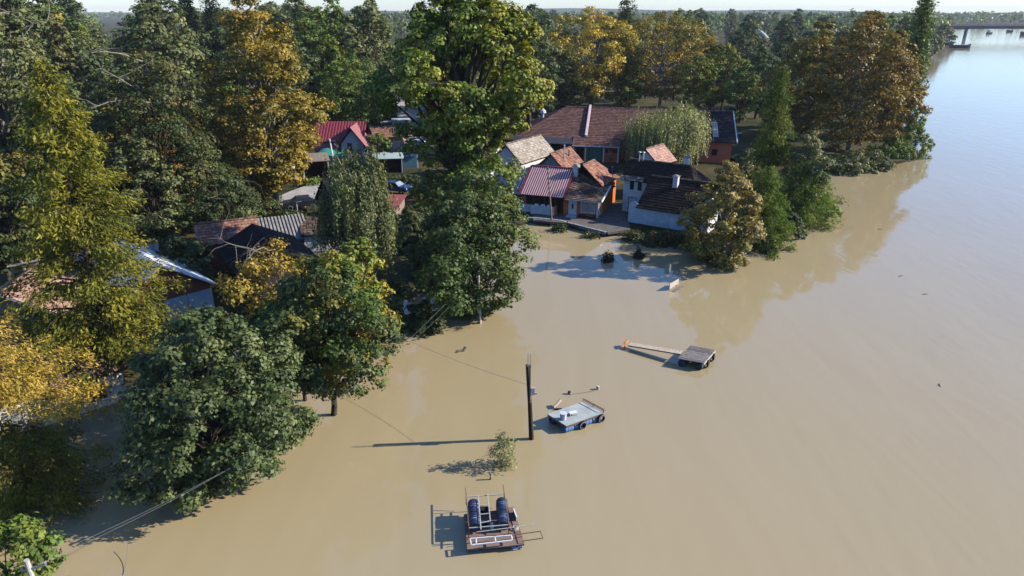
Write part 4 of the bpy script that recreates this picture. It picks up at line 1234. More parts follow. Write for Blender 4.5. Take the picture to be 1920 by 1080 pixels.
# ---- right bank
tree('b', 'riverside_plane', 'cream and bronze leaved plane tree leaning over the water by the low building', 1348, 489, 298, 162, seed=30, z=.06, pal=P_PLANEG, leaf=.30, n_lobes=34, subs=13, per=46, egg=.42,
     bark='bark_pale', tints=tint_right([(.50, .42, .20), (.42, .34, .15)], .5, 4, .55))
tree('w', 'weeping_willow', 'pale green weeping willow behind the cottages', 1250, 312, 194, 182, seed=31, z=.04, pal=P_WILLOW, strands=1250, leaf=.34, step=.14, thin=.34, lmin=1.8, lmax=6.5, dome=.42)
tree('c', 'young_cypress', 'slender feathery cypress behind the willow at the right', 1430, 398, 124, 96, seed=32, z=.34, pal=[(.08, .12, .026, 3), (.12, .16, .034, 3), (.17, .19, .04, 1)], leaf=.32, n_br=70, per=210, power=.75, tuft=.55)
tree('c', 'bank_cypress', 'bright green feathery cypress at the water edge right of the bronze plane', 1424, 456, 312, 125, seed=33, z=.04, pal=P_CYPG, leaf=.28, n_br=80, per=260, power=.5, blunt=.4, tuft=.5)
tree('c', 'leaning_cypress', 'low spreading green cypress overhanging the water at the right bank', 1498, 414, 300, 150, seed=34, z=.05, pal=P_SHRUB + P_CYPG, leaf=.28, n_br=70, per=260, power=.45, blunt=.5, tuft=.55)
tree('b', 'olive_bush_tree', 'pale olive bushy tree behind the green cypresses on the bank', 1496, 408, 242, 112, seed=35, z=.06, pal=P_SAGE, leaf=.28, n_lobes=26, subs=11, per=40)
tree('b', 'sage_bush_tree', 'grey sage bush beside the pink end wall of the orange building', 1395, 352, 276, 75, seed=36, z=.06, pal=P_GREY, leaf=.26, n_lobes=16, subs=10, per=36)
for i, (x, b_, tp_, wd_, pal_, lab) in enumerate(((1510, 268, 36, 150, P_PLANE, 'brown green plane tree, leftmost of the riverside plane group'),
                                                 (1588, 290, 8, 205, P_PLANEO, 'biggest rust brown plane tree on the river point'),
                                                 (1652, 258, 48, 105, P_PLANEO, 'golden brown plane tree nearest the river on the point'))):
    tree('b', 'river_point_plane', lab, x, b_, tp_, wd_, seed=37 + i, z=.05, group='plane trees on the river point', pal=pal_, leaf=.40, n_lobes=58, subs=13, per=44, egg=.45, lobe_k=(.2, .34), bark='bark_pale')
tree('c', 'lombardy_poplar', 'narrow upright lombardy poplar beside the river point planes', 1688, 238, -14, 54, seed=40, z=.03, pal=P_GREEN, leaf=.42, n_br=130, per=85, power=.35, blunt=.5,
     tuft=.6, droop=-1.6, thin=.7, m='leaf')
tree('b', 'golden_plane', 'bright golden plane tree behind the orange building, left of its pair', 1106, 214, 6, 184, seed=41, z=.12, pal=P_PLANEY, leaf=.46, n_lobes=48, subs=12, per=40, bark='bark_pale', lobe_k=(.2, .34), egg=.6)
tree('b', 'bronze_plane', 'bronze yellow plane tree behind the orange building, right of the golden one', 1236, 208, 20, 208, seed=42, z=.16, pal=P_PLANE, leaf=.46, n_lobes=50, subs=12, per=40, bark='bark_white', lobe_k=(.2, .34), egg=.5)
tree('b', 'pale_tip_tree', 'light green tree rising behind the bronze plane', 1262, 190, 12, 70, seed=43, z=.3, pal=P_LIGHT, leaf=.5, n_lobes=18, subs=10, per=32)
tree('b', 'park_tree', 'light green tree right of the bronze plane', 1352, 214, 72, 92, seed=44, z=.15, pal=P_LIGHT, leaf=.42, n_lobes=24, subs=11, per=36)
tree('b', 'shaded_park_tree', 'dark shaded tree behind the slender right cypress', 1415, 225, 84, 92, seed=45, z=.08, pal=P_DARK, leaf=.42, n_lobes=26, subs=11, per=36)
tree('b', 'dark_park_tree', 'dark tree between the bronze plane and the river point planes', 1462, 205, 55, 95, seed=46, z=.08, pal=P_DARK, leaf=.45, n_lobes=24, subs=11, per=36)
tree('c', 'skyline_pine', 'tall dark pine breaking the skyline above the golden plane', 1166, 165, -14, 40, seed=47, z=.35, pal=[(.04, .055, .025, 2), (.06, .075, .03, 1)], leaf=.8, n_br=50, per=60, power=.25, tuft=.9, droop=.1)
tree('b', 'background_oak', 'broad dark green tree behind the cottonwood and golden plane', 992, 235, 4, 130, seed=48, z=.08, pal=P_DARK, leaf=.5, n_lobes=40, subs=11, per=36)

# shrubs of the river point and the bank
SH = [(1700, 262, 196, 52, P_SHRUB, 'bright green shrub on the far side of the river point'),
      (1712, 292, 232, 70, P_SHRUB + [(.26, .25, .04, 1)], 'yellow green leafy shrub at the very tip of the river point'),
      (1668, 300, 252, 66, P_GREEN, 'green shrub beside the tip of the river point'),
      (1640, 312, 282, 66, P_GREY, 'dark sage shrub at the water edge below the planes'),
      (1596, 318, 286, 70, P_GREY, 'low bluish shrub on the bank below the biggest plane'),
      (1566, 322, 296, 46, P_DARK, 'low dark shrub where the bank bends below the planes'),
      (1612, 300, 282, 50, [(.36, .27, .11, 2), (.28, .22, .09, 2)], 'dry straw coloured grass clump under the biggest plane'),
      (1528, 402, 352, 78, P_SHRUB, 'vivid green shrub hanging into the water right of the cypresses'),
      (1478, 436, 398, 60, P_DARK, 'dark shrub at the foot of the spreading cypress'),
      (1418, 462, 425, 56, P_GREY, 'grey green shrub at the water edge right of the bronze plane'),
      (1300, 458, 424, 66, P_IVY, 'dark bush below the low white building'),
      (1240, 452, 432, 60, P_IVY, 'dark low weeds along the foot of the low white building'),
      (1186, 446, 431, 44, P_IVY, 'small dark weed clump at the left corner of the low building'),
      (1010, 396, 370, 24, P_SHRUB, 'potted green shrub on the cottage terrace'),
      (1048, 428, 419, 40, P_IVY, 'weeds growing on the quay below the cottage'),
      (1108, 439, 430, 40, P_IVY, 'weeds growing on the bank beside the yard'),
      (1140, 484, 472, 26, [(.02, .026, .016, 1)], 'left of two dark drowned bushes in the blue shaded water'),
      (1198, 478, 466, 24, [(.03, .034, .022, 1)], 'right of two dark drowned bushes in the blue shaded water'),
      (1146, 305, 285, 22, P_SHRUB, 'little yellow green bush behind the satellite dish roof'),
      (700, 640, 596, 70, P_DARK, 'dark shrub at the water edge under the weeping birch'),
      (800, 612, 560, 80, P_DARK, 'dark shrub at the water edge left of the big lime'),
      (772, 352, 330, 56, P_DARK, 'dark garden bush right of the parked dark blue car'),
      (806, 378, 346, 70, P_IVY, 'dark garden bush left of the tall cottonwood trunk'),
      (786, 410, 380, 60, P_IVY, 'dark garden bush above the red brown shed'),
      (748, 345, 334, 46, P_IVY, 'low dark hedge behind the parked dark blue car'),
      (585, 352, 334, 40, P_SHRUB, 'low green hedge plant beside the sunlit lane'),
      (500, 410, 365, 80, P_IVY, 'dark undergrowth below the golden brown plane'),
      (180, 640, 570, 90, P_DARK, 'dark shrub between the timber house and the brick gable house')]
for i, (x, b_, t_, w_, pal_, lab) in enumerate(SH):
    dist = W(x, b_, .2).y
    if w_ >= 50:
        tree('b', 'bank_shrub', lab, x, b_, t_, w_ * 1.1, cat='shrub', group='shrubs of the bank and gardens', seed=60 + i, z=.02, pal=pal_, leaf=.13 + dist * .0014, n_lobes=22, subs=11, per=26, egg=.3,
             lobe_k=(.25, .45), trunk_r=.05, upright=.5)
    else:
        tree('s', 'bank_shrub', lab, x, b_, t_, w_, cat='shrub', group='shrubs of the bank and gardens', seed=60 + i, pal=pal_, leaf=.13 + dist * .0014, stems=34, per=60, thin=.6, spray=.8)

# ================================================================== woodland beyond the village
FP = []
FOREST = [(P_GREEN, .5, 'b'), (P_DARK, .45, 'b'), (P_GREY, .5, 'b'), (P_LIGHT, .55, 'b'), (P_DARK, .35, 'b'), (P_MIX, .5, 'b'), (P_GREY, .4, 'b')]
for i, (pal_, egg_, _) in enumerate(FOREST):
    e = empty('woodland_tree', (0, 0, 0), 0)
    broadleaf(np.random.default_rng(300 + i), e, 20.0, 6.8, 1.2, pal_, leaf=.46, n_lobes=38, subs=13, per=24, egg=egg_, lobe_k=(.2, .36), bark='bark')
    FP.append(e)


def copy_tree(src):
    c = src.copy(); COL.objects.link(c)
    for ch in src.children:
        d = ch.copy(); COL.objects.link(d); d.parent = c
    return c


used = set()
spots = []
frng = np.random.default_rng(5)
yrow = 158.0
step = 12.0
while yrow < 640:
    half = yrow * .80 + 20
    x = -half
    while x < half:
        xx, yy = x + frng.uniform(-3, 3), yrow + frng.uniform(-.4, .4) * step
        x += step * frng.uniform(.82, 1.2)
        if signed_dist(np.array([xx]), np.array([yy]))[0] < 4: continue
        q = pxm(yy)
        px_ = 960 + xx * q
        if px_ < -60 or px_ > 1960: continue
        if 718 < px_ < 835 and yy < 300: continue          # the street
        if 965 < px_ < 1480 and yy < 205: continue         # park and orange building
        if 1470 < px_ < 1600 and yy < 175: continue
        spots.append((xx, yy, px_))
    yrow += step * 1.15
    step *= 1.16
NEAR = [(18, 345, 1.05), (96, 300, 1.15), (232, 300, .95), (300, 262, 1.0), (262, 352, .8), (470, 262, .85), (590, 232, .9), (628, 238, .8), (556, 268, .9),
        (150, 392, .85), (270, 408, .8), (398, 372, .75), (60, 262, 1.1), (350, 318, .95), (196, 262, .8), (470, 330, .7), (640, 215, 1.0), (700, 212, 1.0), (880, 290, .7),
        (900, 262, .9), (940, 232, .9), (1005, 226, .8), (1056, 214, .75), (1165, 212, .72), (1302, 218, .7), (1386, 230, .7), (1446, 246, .75), (1330, 205, .8), (1180, 200, .8), (1040, 198, .9), (14, 440, .8), (130, 470, .7), (300, 470, .62), (380, 436, .6)]
near = []
for px_, py_, s in NEAR:
    q = W(px_, py_, .6)
    near.append((q.x, q.y, px_, s))
allspots = [(x, y, p, None) for x, y, p in spots] + near
HUE = ['mid green', 'deep green', 'grey green', 'light green', 'slim deep green', 'yellow flecked', 'silvery green']
ZONES = [(240, 'at the left edge'), (440, 'behind the left cypress'), (640, 'behind the golden brown plane'), (830, 'behind the chalet and street'),
         (1040, 'behind the cottonwood'), (1250, 'behind the golden plane'), (1480, 'behind the park'), (3000, 'towards the far river bank')]
for xx, yy, px_, s0 in allspots:
    k = int(frng.choice(len(FP), p=[.22, .22, .2, .1, .14, .04, .08]))
    if s0 and px_ < 420: k = int(frng.choice([1, 4, 2]))
    o = FP[k] if k not in used else copy_tree(FP[k])
    used.add(k)
    s = frng.uniform(.78, 1.12)
    if yy > 300: s = frng.uniform(.9, 1.16)
    if px_ < 960 and yy < 300: s = frng.uniform(1.02, 1.3)
    if px_ > 960 and yy > 250: s = frng.uniform(.95, 1.2)
    if s0: s = s0 * (1.17 if yy > 95 and px_ < 960 else 1.0)
    if 190 < px_ < 258: s *= .66
    o.location = (xx, yy, float(ground_z([xx], [yy])[0]) - .1)
    o.rotation_euler = (0, 0, frng.uniform(0, 6.28))
    o.scale = (s * frng.uniform(.95, 1.25), s * frng.uniform(.95, 1.25), s * frng.uniform(.92, 1.1))
    zone = next(z for lim, z in ZONES if px_ < lim)
    row = 'front row' if yy < 165 else 'second row' if yy < 230 else 'middle rows' if yy < 380 else 'far rows'
    tag(o, f'{HUE[k]} woodland tree {zone}, {row}', 'tree', 'woodland trees behind the village')
from collections import defaultdict
same = defaultdict(list)
for o in [o for o in COL.objects if o.get('group') == 'woodland trees behind the village']:
    same[o['label']].append(o)
ORD = ['leftmost', 'second from left', 'third from left', 'fourth from left', 'fifth from left', 'sixth from left', 'seventh from left', 'eighth from left', 'ninth from left', 'tenth from left']
for lab, os_ in same.items():
    if len(os_) > 1:
        for i, o in enumerate(sorted(os_, key=lambda o: o.location.x / o.location.y)):
            if i < len(ORD) - 1: o['label'] = lab + ', ' + (ORD[i].replace(' from left', '') if i < len(os_) - 1 else 'rightmost')
print('woodland trees', len(spots), max(p[1] for p in spots))

# bank trees along the far right shore
for i, (px_, py_, tp_, wd_, pal_, lab) in enumerate([
        (1702, 150, 112, 40, P_GREY, 'grey green bush standing in the water past the lombardy poplar'),
        (1722, 128, 92, 34, P_LIGHT, 'yellow green round bush on the far bank'),
        (1716, 122, 70, 40, P_GREY, 'grey willow behind the yellow green bush on the far bank'),
        (1740, 106, 62, 44, P_GREY, 'silvery willow on the far bank left of the moored barges'),
        (1725, 100, 26, 70, P_GREY, 'tall grey willow on the far bank'),
        (1765, 84, 44, 50, P_GREY, 'last silvery tree before the bridge')]):
    tree('b', 'bank_willow', lab, px_, py_, tp_, wd_, seed=120 + i, z=.04, pal=pal_, leaf=.55 + .1 * i, n_lobes=22, subs=10, per=26, egg=.42)

# far wood and far bank: reads as one mass
PP, CC, SS = [], [], []
yrow = max(p[1] for p in spots) + 25
while yrow < 3200:
    half = yrow * .82 + 60
    n = int(2 * half / 15)
    xs = np.linspace(-half, half, n) + frng.uniform(-6, 6, n)
    ys = yrow + frng.uniform(-.5, .5, n) * .08 * yrow
    ok = signed_dist(xs, ys) > 6
    px_ = 960 + xs * np.array([pxm(v) for v in ys])
    ok &= ~((px_ > 180) & (px_ < 262) & (ys < 2300))
    for x, y in zip(xs[ok], ys[ok]):
        hh = frng.uniform(11, 19) + 8 * frng.uniform() ** 2; rr = frng.uniform(5, 14)
        k = int(np.clip(30000 / y, 12, 50))
        d = unit(frng.normal(size=(k, 3)) + np.array([0, -.35, .5]))
        PP.append(np.array([x, y, hh * .52]) + d * np.array([rr, rr, hh * .47]) * frng.uniform(.75, 1.04, (k, 1)))
        c = pick_cols(frng, P_GREY + P_GREEN + P_DARK, 1) * frng.normal(1, .2, (k, 1)).clip(.5, 1.5) * frng.uniform(.7, 1.5)
        CC.append(c); SS.append(frng.uniform(.6, 1.4, k) * (2.4 + y * .0016))
    yrow *= 1.075
P_ = np.concatenate(PP); n = len(P_)
o = leaf_mesh('far_woodland', P_, unit(np.array([0, -.2, .6]) + frng.normal(size=(n, 3)) * .7), frng.normal(size=(n, 3)), np.concatenate(SS), np.concatenate(SS) * .8, np.concatenate(CC), M['leaf'], None)
tag(o, 'far woodland along the horizon and the opposite river bank', 'woodland', kind='stuff')
print('far leaves', n)

# low hills on the horizon
mb = MB()
hx = np.linspace(-4200, 4200, 60)
top_ = [(x, 4600, 26 + 12 * math.sin(x * .0011 + 1) + 6 * math.sin(x * .0043)) for x in hx]
mb.add([(x, 3900, -2) for x in hx] + top_ + [(x, 5400, -2) for x in hx],
       [(i, i + 1, i + 61, i + 60) for i in range(59)] + [(i + 60, i + 61, i + 121, i + 120) for i in range(59)])
tag(mb.build('hills', mat('distant_wooded_hill', (.05, .07, .035), .95, .3, .01, .05)), 'low wooded hills on the horizon', kind='structure')

# ================================================================== far river: bridge, barges
br = empty('river_bridge', W(1813, 72), 0, 'long flat steel girder bridge crossing the far river', 'bridge')
b0 = W(1813, 72)
mb = MB(); mb.bar((-60, 0, 10.6), (420, 40, 10.6), 9, 1.2); mb.build('deck', M['steel'], br)
mb = MB(); mb.bar((-60, -4.2, 9.1), (420, 35.8, 9.1), .5, 1.9); mb.bar((-60, 4.2, 9.1), (420, 44.2, 9.1), .5, 1.9); mb.build('girder', mat('girder_paint', (.16, .09, .085), .7, .2, .1, .3), br)
for x in (0, 140, 280):
    y = (x + 60) / 480 * 40
    if x == 0: y = 4
    mb = MB(); mb.box(x - .8, x + .8, y - 1.4, y + 1.4, -2, 8.1); mb.build('pier', M['grey'], br)
mb = MB()
for i in range(60):
    x = -60 + i * 8; mb.bar((x, i * 8 / 12 - 4.3, 11.2), (x, i * 8 / 12 - 4.3, 12.2), .18)
mb.bar((-60, -4.3, 12.2), (420, 35.7, 12.2), .15)
mb.build('railing', M['steel'], br)


def barge(name, label, px, py, L_, wd, h, rz, cabin, cat='boat'):
    p = W(px, py)
    e = empty(name, p, rz, label, cat)
    mb = MB()
    sec = [(-L_ / 2, .75, 1.25), (-L_ / 2 + L_ * .08, 1, 1.0), (L_ * .3, 1, 1.0), (L_ * .44, .7, 1.15), (L_ / 2, .08, 1.5)]
    vs, fs = [], []
    for x, w_, hh in sec:
        vs += [(x, -wd / 2 * w_ * .8, -.4), (x, wd / 2 * w_ * .8, -.4), (x, wd / 2 * w_, h * hh), (x, -wd / 2 * w_, h * hh)]
    for i in range(4):
        for k in range(4):
            fs.append((i * 4 + k, i * 4 + (k + 1) % 4, i * 4 + 4 + (k + 1) % 4, i * 4 + 4 + k))
    fs += [(0, 1, 2, 3), (16, 19, 18, 17)]
    mb.add(vs, fs); mb.build('hull', M['hull'], e)
    mb = MB(); mb.box(-L_ * .42, L_ * .34, -wd * .44, wd * .44, h * 1.0 + .05, h * 1.0 + .2); mb.build('deck', M['grey'], e)
    if cabin:
        mb = MB(); mb.box(-L_ * .40, -L_ * .40 + L_ * cabin, -wd * .36, wd * .36, h + .2, h + 2.3); c = mb.build('cabin', M['whitepaint'], e)
        mb = MB(); mb.box(-L_ * .41, -L_ * .39 + L_ * cabin, -wd * .4, wd * .4, h + 2.3, h + 2.45); mb.build('cabin_roof', M['greymetal'], c)
        for k in range(3):
            x = -L_ * .37 + k * L_ * cabin * .3
            mb = MB(); mb.box(x, x + L_ * cabin * .2, -wd * .365, -wd * .361, h + 1.1, h + 1.9); mb.build('window', M['glass'], c)
    mb = MB(); mb.tube([(L_ * .3, 0, h), (L_ * .3, 0, h + 2.5)], .06); mb.build('mast', M['palemetal'], e)
    return e


barge('moored_barge', 'dark open hulled barge, nearer of two moored off the far bank', 1800, 90, 13, 5.5, 1.9, R(-6), .0)
barge('moored_barge', 'dark barge with pale cabin moored against the far bank', 1775, 85, 9, 4.5, 1.6, R(-4), .4)
barge('river_boat', 'small dark boat on the river below the bridge', 1855, 63, 7, 3, 1.2, R(8), .4)
barge('work_pontoon', 'dark square pontoon moored under the bridge at the right', 1893, 60, 7, 4.5, 2.0, R(4), .0)
barge('work_pontoon', 'dark pontoon cut by the right edge below the bridge', 1921, 66, 8, 5, 3.0, R(4), .0)

# ================================================================== far village marks above the trees
ch = empty('church_tower', (0, 0, 0), 0, 'red roofed tower showing above the far trees', 'tower')
ch.location = W(1472, 92)
hz_ = height_at(ch.location.y, 62)
mb = MB(); mb.box(-6, 6, -6, 6, 0, hz_); mb.build('wall', M['brick'], ch)
mb = MB(); mb.add([(-7, -7, hz_), (7, -7, hz_), (7, 7, hz_), (-7, 7, hz_), (0, 0, hz_ + 7)], [(0, 1, 4), (1, 2, 4), (2, 3, 4), (3, 0, 4), (3, 2, 1, 0)]); rf = mb.build('roof', M['redmetal'], ch)
mb = MB(); mb.box(3.0, 4.2, -1, 1, hz_ + 2, hz_ + 9); mb.build('chimney', M['whitepaint'], rf)
sl = empty('water_slide', (0, 0, 0), 0, 'pale grey water slide chutes above the park trees', 'slide')
sl.location = W(1412, 110)
yb = sl.location.y
def zt(py_): return height_at(yb, py_)
q = 1 / pxm(yb)
xo = lambda px_: (px_ - 1412) * q
mb = MB(); mb.tube([(xo(1404), 0, zt(52)), (xo(1412), -1, zt(56)), (xo(1422), -2, zt(64)), (xo(1434), -3, zt(76))], .9, 8); mb.build('chute', M['whitemetal'], sl)
mb = MB(); mb.tube([(xo(1398), 1, zt(53)), (xo(1406), 0, zt(57)), (xo(1416), -1, zt(66)), (xo(1426), -2, zt(76))], .9, 8); mb.build('chute', M['whitemetal'], sl)
mb = MB(); mb.tube([(xo(1390), 0, zt(42)), (xo(1396), 0, zt(38)), (xo(1402), 0, zt(42)), (xo(1406), 0, zt(50))], .7, 8); mb.build('loop', M['whitemetal'], sl)
for px_ in (1388, 1398, 1406):
    mb = MB(); mb.tube([(xo(px_), .5, 0), (xo(px_), .5, zt(44))], .35, 6); mb.build('pillar', M['greymetal'], sl)
tw_ = empty('lattice_tower', (0, 0, 0), 0, 'thin lattice mast group between the cottonwood and the golden plane', 'mast')
tw_.location = W(1035, 150)
yb2 = tw_.location.y
for k, dx in enumerate((-1.2, 0, 1.2)):
    mb = MB(); mb.tube([(dx, 0, 0), (dx, 0, height_at(yb2, 46 + k % 2))], .18, 6); mb.build('post', M['greymetal'], tw_)
mb = MB()
for k in range(9):
    z_ = 3 + k * 1.7
    if z_ < height_at(yb2, 50): mb.bar((-1.2, 0, z_), (1.2, 0, z_ + .9), .12)
mb.build('brace', M['greymetal'], tw_)

# ================================================================== poles and wires
def cable(name, label, pts, r=.012, sag=.0, m='wire', n=24):
    a, b = Vector(pts[0]), Vector(pts[1])
    P = [a.lerp(b, i / n) - Vector((0, 0, sag * 4 * (i / n) * (1 - i / n))) for i in range(n + 1)]
    mb = MB(); mb.tube(P, r, 4)
    return tag(mb.build(name, M[m]), label, 'wire', 'overhead wires')


up = empty('utility_pole', W(997, 823, 0), 0, 'tall dark wooden utility pole standing in the open water', 'pole')
mb = MB(); mb.tube([(0, 0, -2), (-.02, 0, 0), (-.14, 0, 2.5), (-.3, .02, 4.85)], [.15, .145, .12, .095], 10); mb.build('pole', M['darkwood'], up)
mb = MB(); mb.tube([(-.12, -.1, 2.5), (-.14, -.13, 4.95)], [.05, .05], 6); mb.build('stub_post', M['wood'], up)
mb = MB(); mb.tube([(-.26, -.06, 4.85), (-.26, -.06, 5.6)], .018, 5); mb.tube([(-.13, -.12, 4.85), (-.13, -.12, 5.6)], .018, 5); mb.box(-.32, -.08, -.16, -.02, 4.8, 4.88); mb.build('insulator_fork', M['greymetal'], up)
mb = MB(); mb.box(-.1, .12, -.22, -.1, 3.05, 3.5); mb.box(.06, .26, -.2, -.12, 3.1, 3.2); mb.build('bracket', M['palemetal'], up)
p2 = empty('pale_pole', W(900, 606, 0), 0, 'short pale wooden pole in the water under the big lime', 'pole')
mb = MB(); mb.tube([(0, 0, -2), (0, 0, 0), (-.08, 0, 5.4)], [.14, .13, .1], 10); mb.build('pole', M['palewood'], p2)
mb = MB(); mb.bar((-.5, 0, 5.0), (.4, 0, 5.0), .1); mb.build('cross_arm', M['wood'], p2)
p3 = empty('quay_pole', W(1033, 417, .3), 0, 'thin dark wooden pole on the quay in front of the red ribbed roof', 'pole')
mb = MB(); mb.tube([(.15, 0, -1), (.1, 0, 0), (-.5, .1, 6.5)], [.12, .11, .07], 8); mb.build('pole', M['wood'], p3)
p4 = empty('concrete_pole', W(629, 340, .7), 0, 'white concrete pole beside the red roofed chalet', 'pole')
mb = MB(); mb.tube([(.1, 0, -.5), (0, 0, 3), (-.25, 0, 6.0)], [.16, .13, .1], 8); mb.build('pole', M['whitepaint'], p4)
mb = MB(); mb.bar((-.9, 0, 5.7), (.45, 0, 5.7), .09); mb.build('cross_arm', M['greymetal'], p4)
p5 = empty('corner_pole', Vector((-17.0, 18.5, 0)), 0, 'grey metal pole top with lamp arm in the bottom left corner', 'pole')
tz = CAM_H
pt = W(49, 1050, 5.2)
p5.location = (pt.x, pt.y, 0)
mb = MB(); mb.tube([(0, 0, -1.5), (0, 0, 5.2)], [.12, .085], 10); mb.build('pole', M['palemetal'], p5)
mb = MB(); mb.bar((-.25, -.05, 4.75), (.55, .1, 4.9), .07); mb.tube([(.5, .1, 4.9), (.55, .1, 5.0)], .05, 6); mb.tube([(-.22, -.05, 4.76), (-.22, -.05, 4.9)], .05, 6); mb.build('cross_arm', M['greymetal'], p5)
p6 = empty('timber_pole', W(84, 600, .4), 0, 'leaning timber pole with crossbar behind the timber house', 'pole')
mb = MB(); mb.tube([(0, 0, -.5), (-.2, 0, 2), (-.55, 0, 5.0)], [.13, .12, .1], 8); mb.build('pole', M['wood'], p6)
mb = MB(); mb.bar((-1.5, -.3, 4.6), (.7, .3, 4.95), .12); mb.build('cross_arm', M['palewood'], p6)
for dx in (-1.45, .65):
    mb = MB(); mb.tube([(dx, 0, 4.7), (dx, 0, 3.2)], .05, 6); mb.build('strut', M['greymetal'], p6)
p7 = empty('thin_lane_pole', W(563, 440, .6), 0, 'thin grey pole in the shade by the dark parked car', 'pole')
mb = MB(); mb.tube([(0, 0, -.3), (0, 0, 3.6)], .06, 6); mb.tube([(0, 0, 3.6), (.5, 0, 3.7)], .04, 6); mb.build('pole', M['palemetal'], p7)
pw = Vector((p5.location.x, p5.location.y, 5.0))
cable('power_line', 'upper of two power lines sagging from the corner pole over the flooded trees', (pw + Vector((.5, .1, 0)), W(835, 570, 4.6)), .006, 1.5)
cable('power_line', 'lower of two power lines sagging from the corner pole over the flooded trees', (pw + Vector((-.2, 0, -.1)), W(842, 576, 4.5)), .006, 1.55)
cable('service_wire', 'thin pale wire from the utility pole towards the weeping birch', (Vector((1.0, 33.4, 3.6)), W(768, 640, 3.2)), .010, .15, 'palewire')
cable('mooring_line', 'thin rope hanging into the water at the bottom left', (W(240, 1020, .4), W(231, 1078, .02)), .012, .1, 'wire')

# ================================================================== rafts
def barrel(parent, a, b, r=.29, m='barrel', bands=True, name='barrel'):
    a, b = Vector(a), Vector(b)
    prof = [(0, .90), (.02, .97), (.06, 1), (.30, .99), (.33, 1.05), (.36, .99), (.64, .99), (.67, 1.05), (.70, .99), (.94, 1), (.98, .97), (1, .90)]
    mb = MB(); mb.tube([a.lerp(b, t) for t, _ in prof], [r * k for _, k in prof], 18)
    o = mb.build(name, M[m], parent, smooth=False)
    if bands:
        mb = MB(); mb.tube([a.lerp(b, .40), a.lerp(b, .60)], r * 1.012, 18, caps=False); mb.build('label_band', M['barrelband'], o)
    d = (a - b).normalized()
    up_ = Vector((0, 0, 1))
    mb = MB(); c = a + d * .012 + up_ * r * .5; mb.tube([c - d * .02, c + d * .03], .05, 8); mb.build('bung', M['rubber'], o)
    return o


def tyre(parent, c, ax, r=.3, w=.18, m='rubber'):
    c, ax = Vector(c), Vector(ax).normalized()
    x = ax.cross(Vector((0, 0, 1))).normalized(); y = ax.cross(x)
    prof = [(r * .55, -w * .4), (r * .72, -w * .5), (r * .95, -w * .42), (r, 0), (r * .95, w * .42), (r * .72, w * .5), (r * .55, w * .4), (r * .5, 0)]
    n = 20; vs, fs = [], []
    for k in range(n):
        a = 2 * math.pi * k / n
        for rr, o in prof: vs.append(c + (x * math.cos(a) + y * math.sin(a)) * rr + ax * o)
    for k in range(n):
        for j in range(8):
            fs.append((k * 8 + j, k * 8 + (j + 1) % 8, ((k + 1) % n) * 8 + (j + 1) % 8, ((k + 1) % n) * 8 + j))
    mb = MB(); mb.add(vs, fs); o = mb.build('tyre', M[m], parent, smooth=True)
    vs, fs = [], []
    for k in range(n):
        a = 2 * math.pi * k / n
        for rr, o_ in ((r * .76, w * .505), (r * .92, w * .46)): vs.append(c + (x * math.cos(a) + y * math.sin(a)) * rr + ax * o_)
    for k in range(n): fs.append((k * 2, k * 2 + 1, ((k + 1) % n) * 2 + 1, ((k + 1) % n) * 2))
    mb = MB(); mb.add(vs, fs); mb.build('sidewall', M['tyregrey'], o)
    return o


# -- barrel raft nearest the camera
O1 = W(930, 1000, 0)
r1 = empty('barrel_raft', O1, 0, 'raft with two pairs of blue barrels in a metal frame, nearest the camera', 'raft')
def L1(px, py, z): return W(px, py, z) - O1
dz = .34
mb = MB(); mb.slab([L1(870, 964, dz), L1(962, 953, dz), L1(983, 1021, dz), L1(876, 1030, dz)], .06); mb.build('deck', M['plywood'], r1)
for k in range(4):
    t0, t1 = k / 4 + .004, (k + 1) / 4 - .004
    a0, a1 = L1(952, 951, dz + .035), L1(972, 1019, dz + .035)
    b0_, b1 = L1(962, 949.5, dz + .035), L1(983, 1017.5, dz + .035)
    mb = MB(); mb.slab([a0.lerp(a1, t0), b0_.lerp(b1, t0), b0_.lerp(b1, t1), a0.lerp(a1, t1)], .03); mb.build('plywood_sheet', M['plywood'], r1)
barrel(r1, L1(969, 1028, .03), L1(950, 960, .03), .28, 'paleblue', False, 'float')
barrel(r1, L1(889, 1034, .03), L1(882, 970, .03), .28, 'greenplastic', False, 'float')
for x0, x1 in ((888, 890), (941, 943.5)):
    ys = (943, 966.5, 990) if x0 < 900 else (940, 963, 986.5)
    barrel(r1, L1((x0 + x1) / 2, ys[1] - .5, .72), L1(x0 - .5, ys[0], .72), .285)
    barrel(r1, L1(x1 + .5, ys[2], .72), L1((x0 + x1) / 2, ys[1] + .5, .72), .285)
for (x, y) in ((888.2, 954.5), (889.8, 978), (941.2, 951.5), (943, 974.5)):
    c = L1(x, y, .72); d_ = (L1(890, 990, .72) - L1(888, 943, .72)).normalized()
    mb = MB(); mb.tube([c - d_ * .025, c + d_ * .025], .305, 18, caps=False); mb.build('strap', M['rubber'], r1)
mb = MB()
for k in range(3):
    c = L1(966, 990, dz + .06); rr = .16 - .03 * k
    mb.tube([(c.x + rr * math.cos(a), c.y + rr * math.sin(a), c.z + .03 * k) for a in [j * math.pi / 8 for j in range(17)]], .018, 5)
mb.build('rope_coil', M['palewire'], r1)
def rails(m, segs, w, name):
    for a, b in segs:
        mb = MB(); mb.bar(L1(*a), L1(*b), w); mb.build(name, m, r1)
rails(M['rustmetal'], [((872.5, 914.6, .95), (879, 987, .95)), ((943, 909, .95), (954, 982, .95))], .04, 'frame_rail')
rails(M['palemetal'], [((874, 931.5, .95), (942, 927, .95)), ((879.5, 990, .95), (953, 984, .95))], .035, 'frame_crossbar')
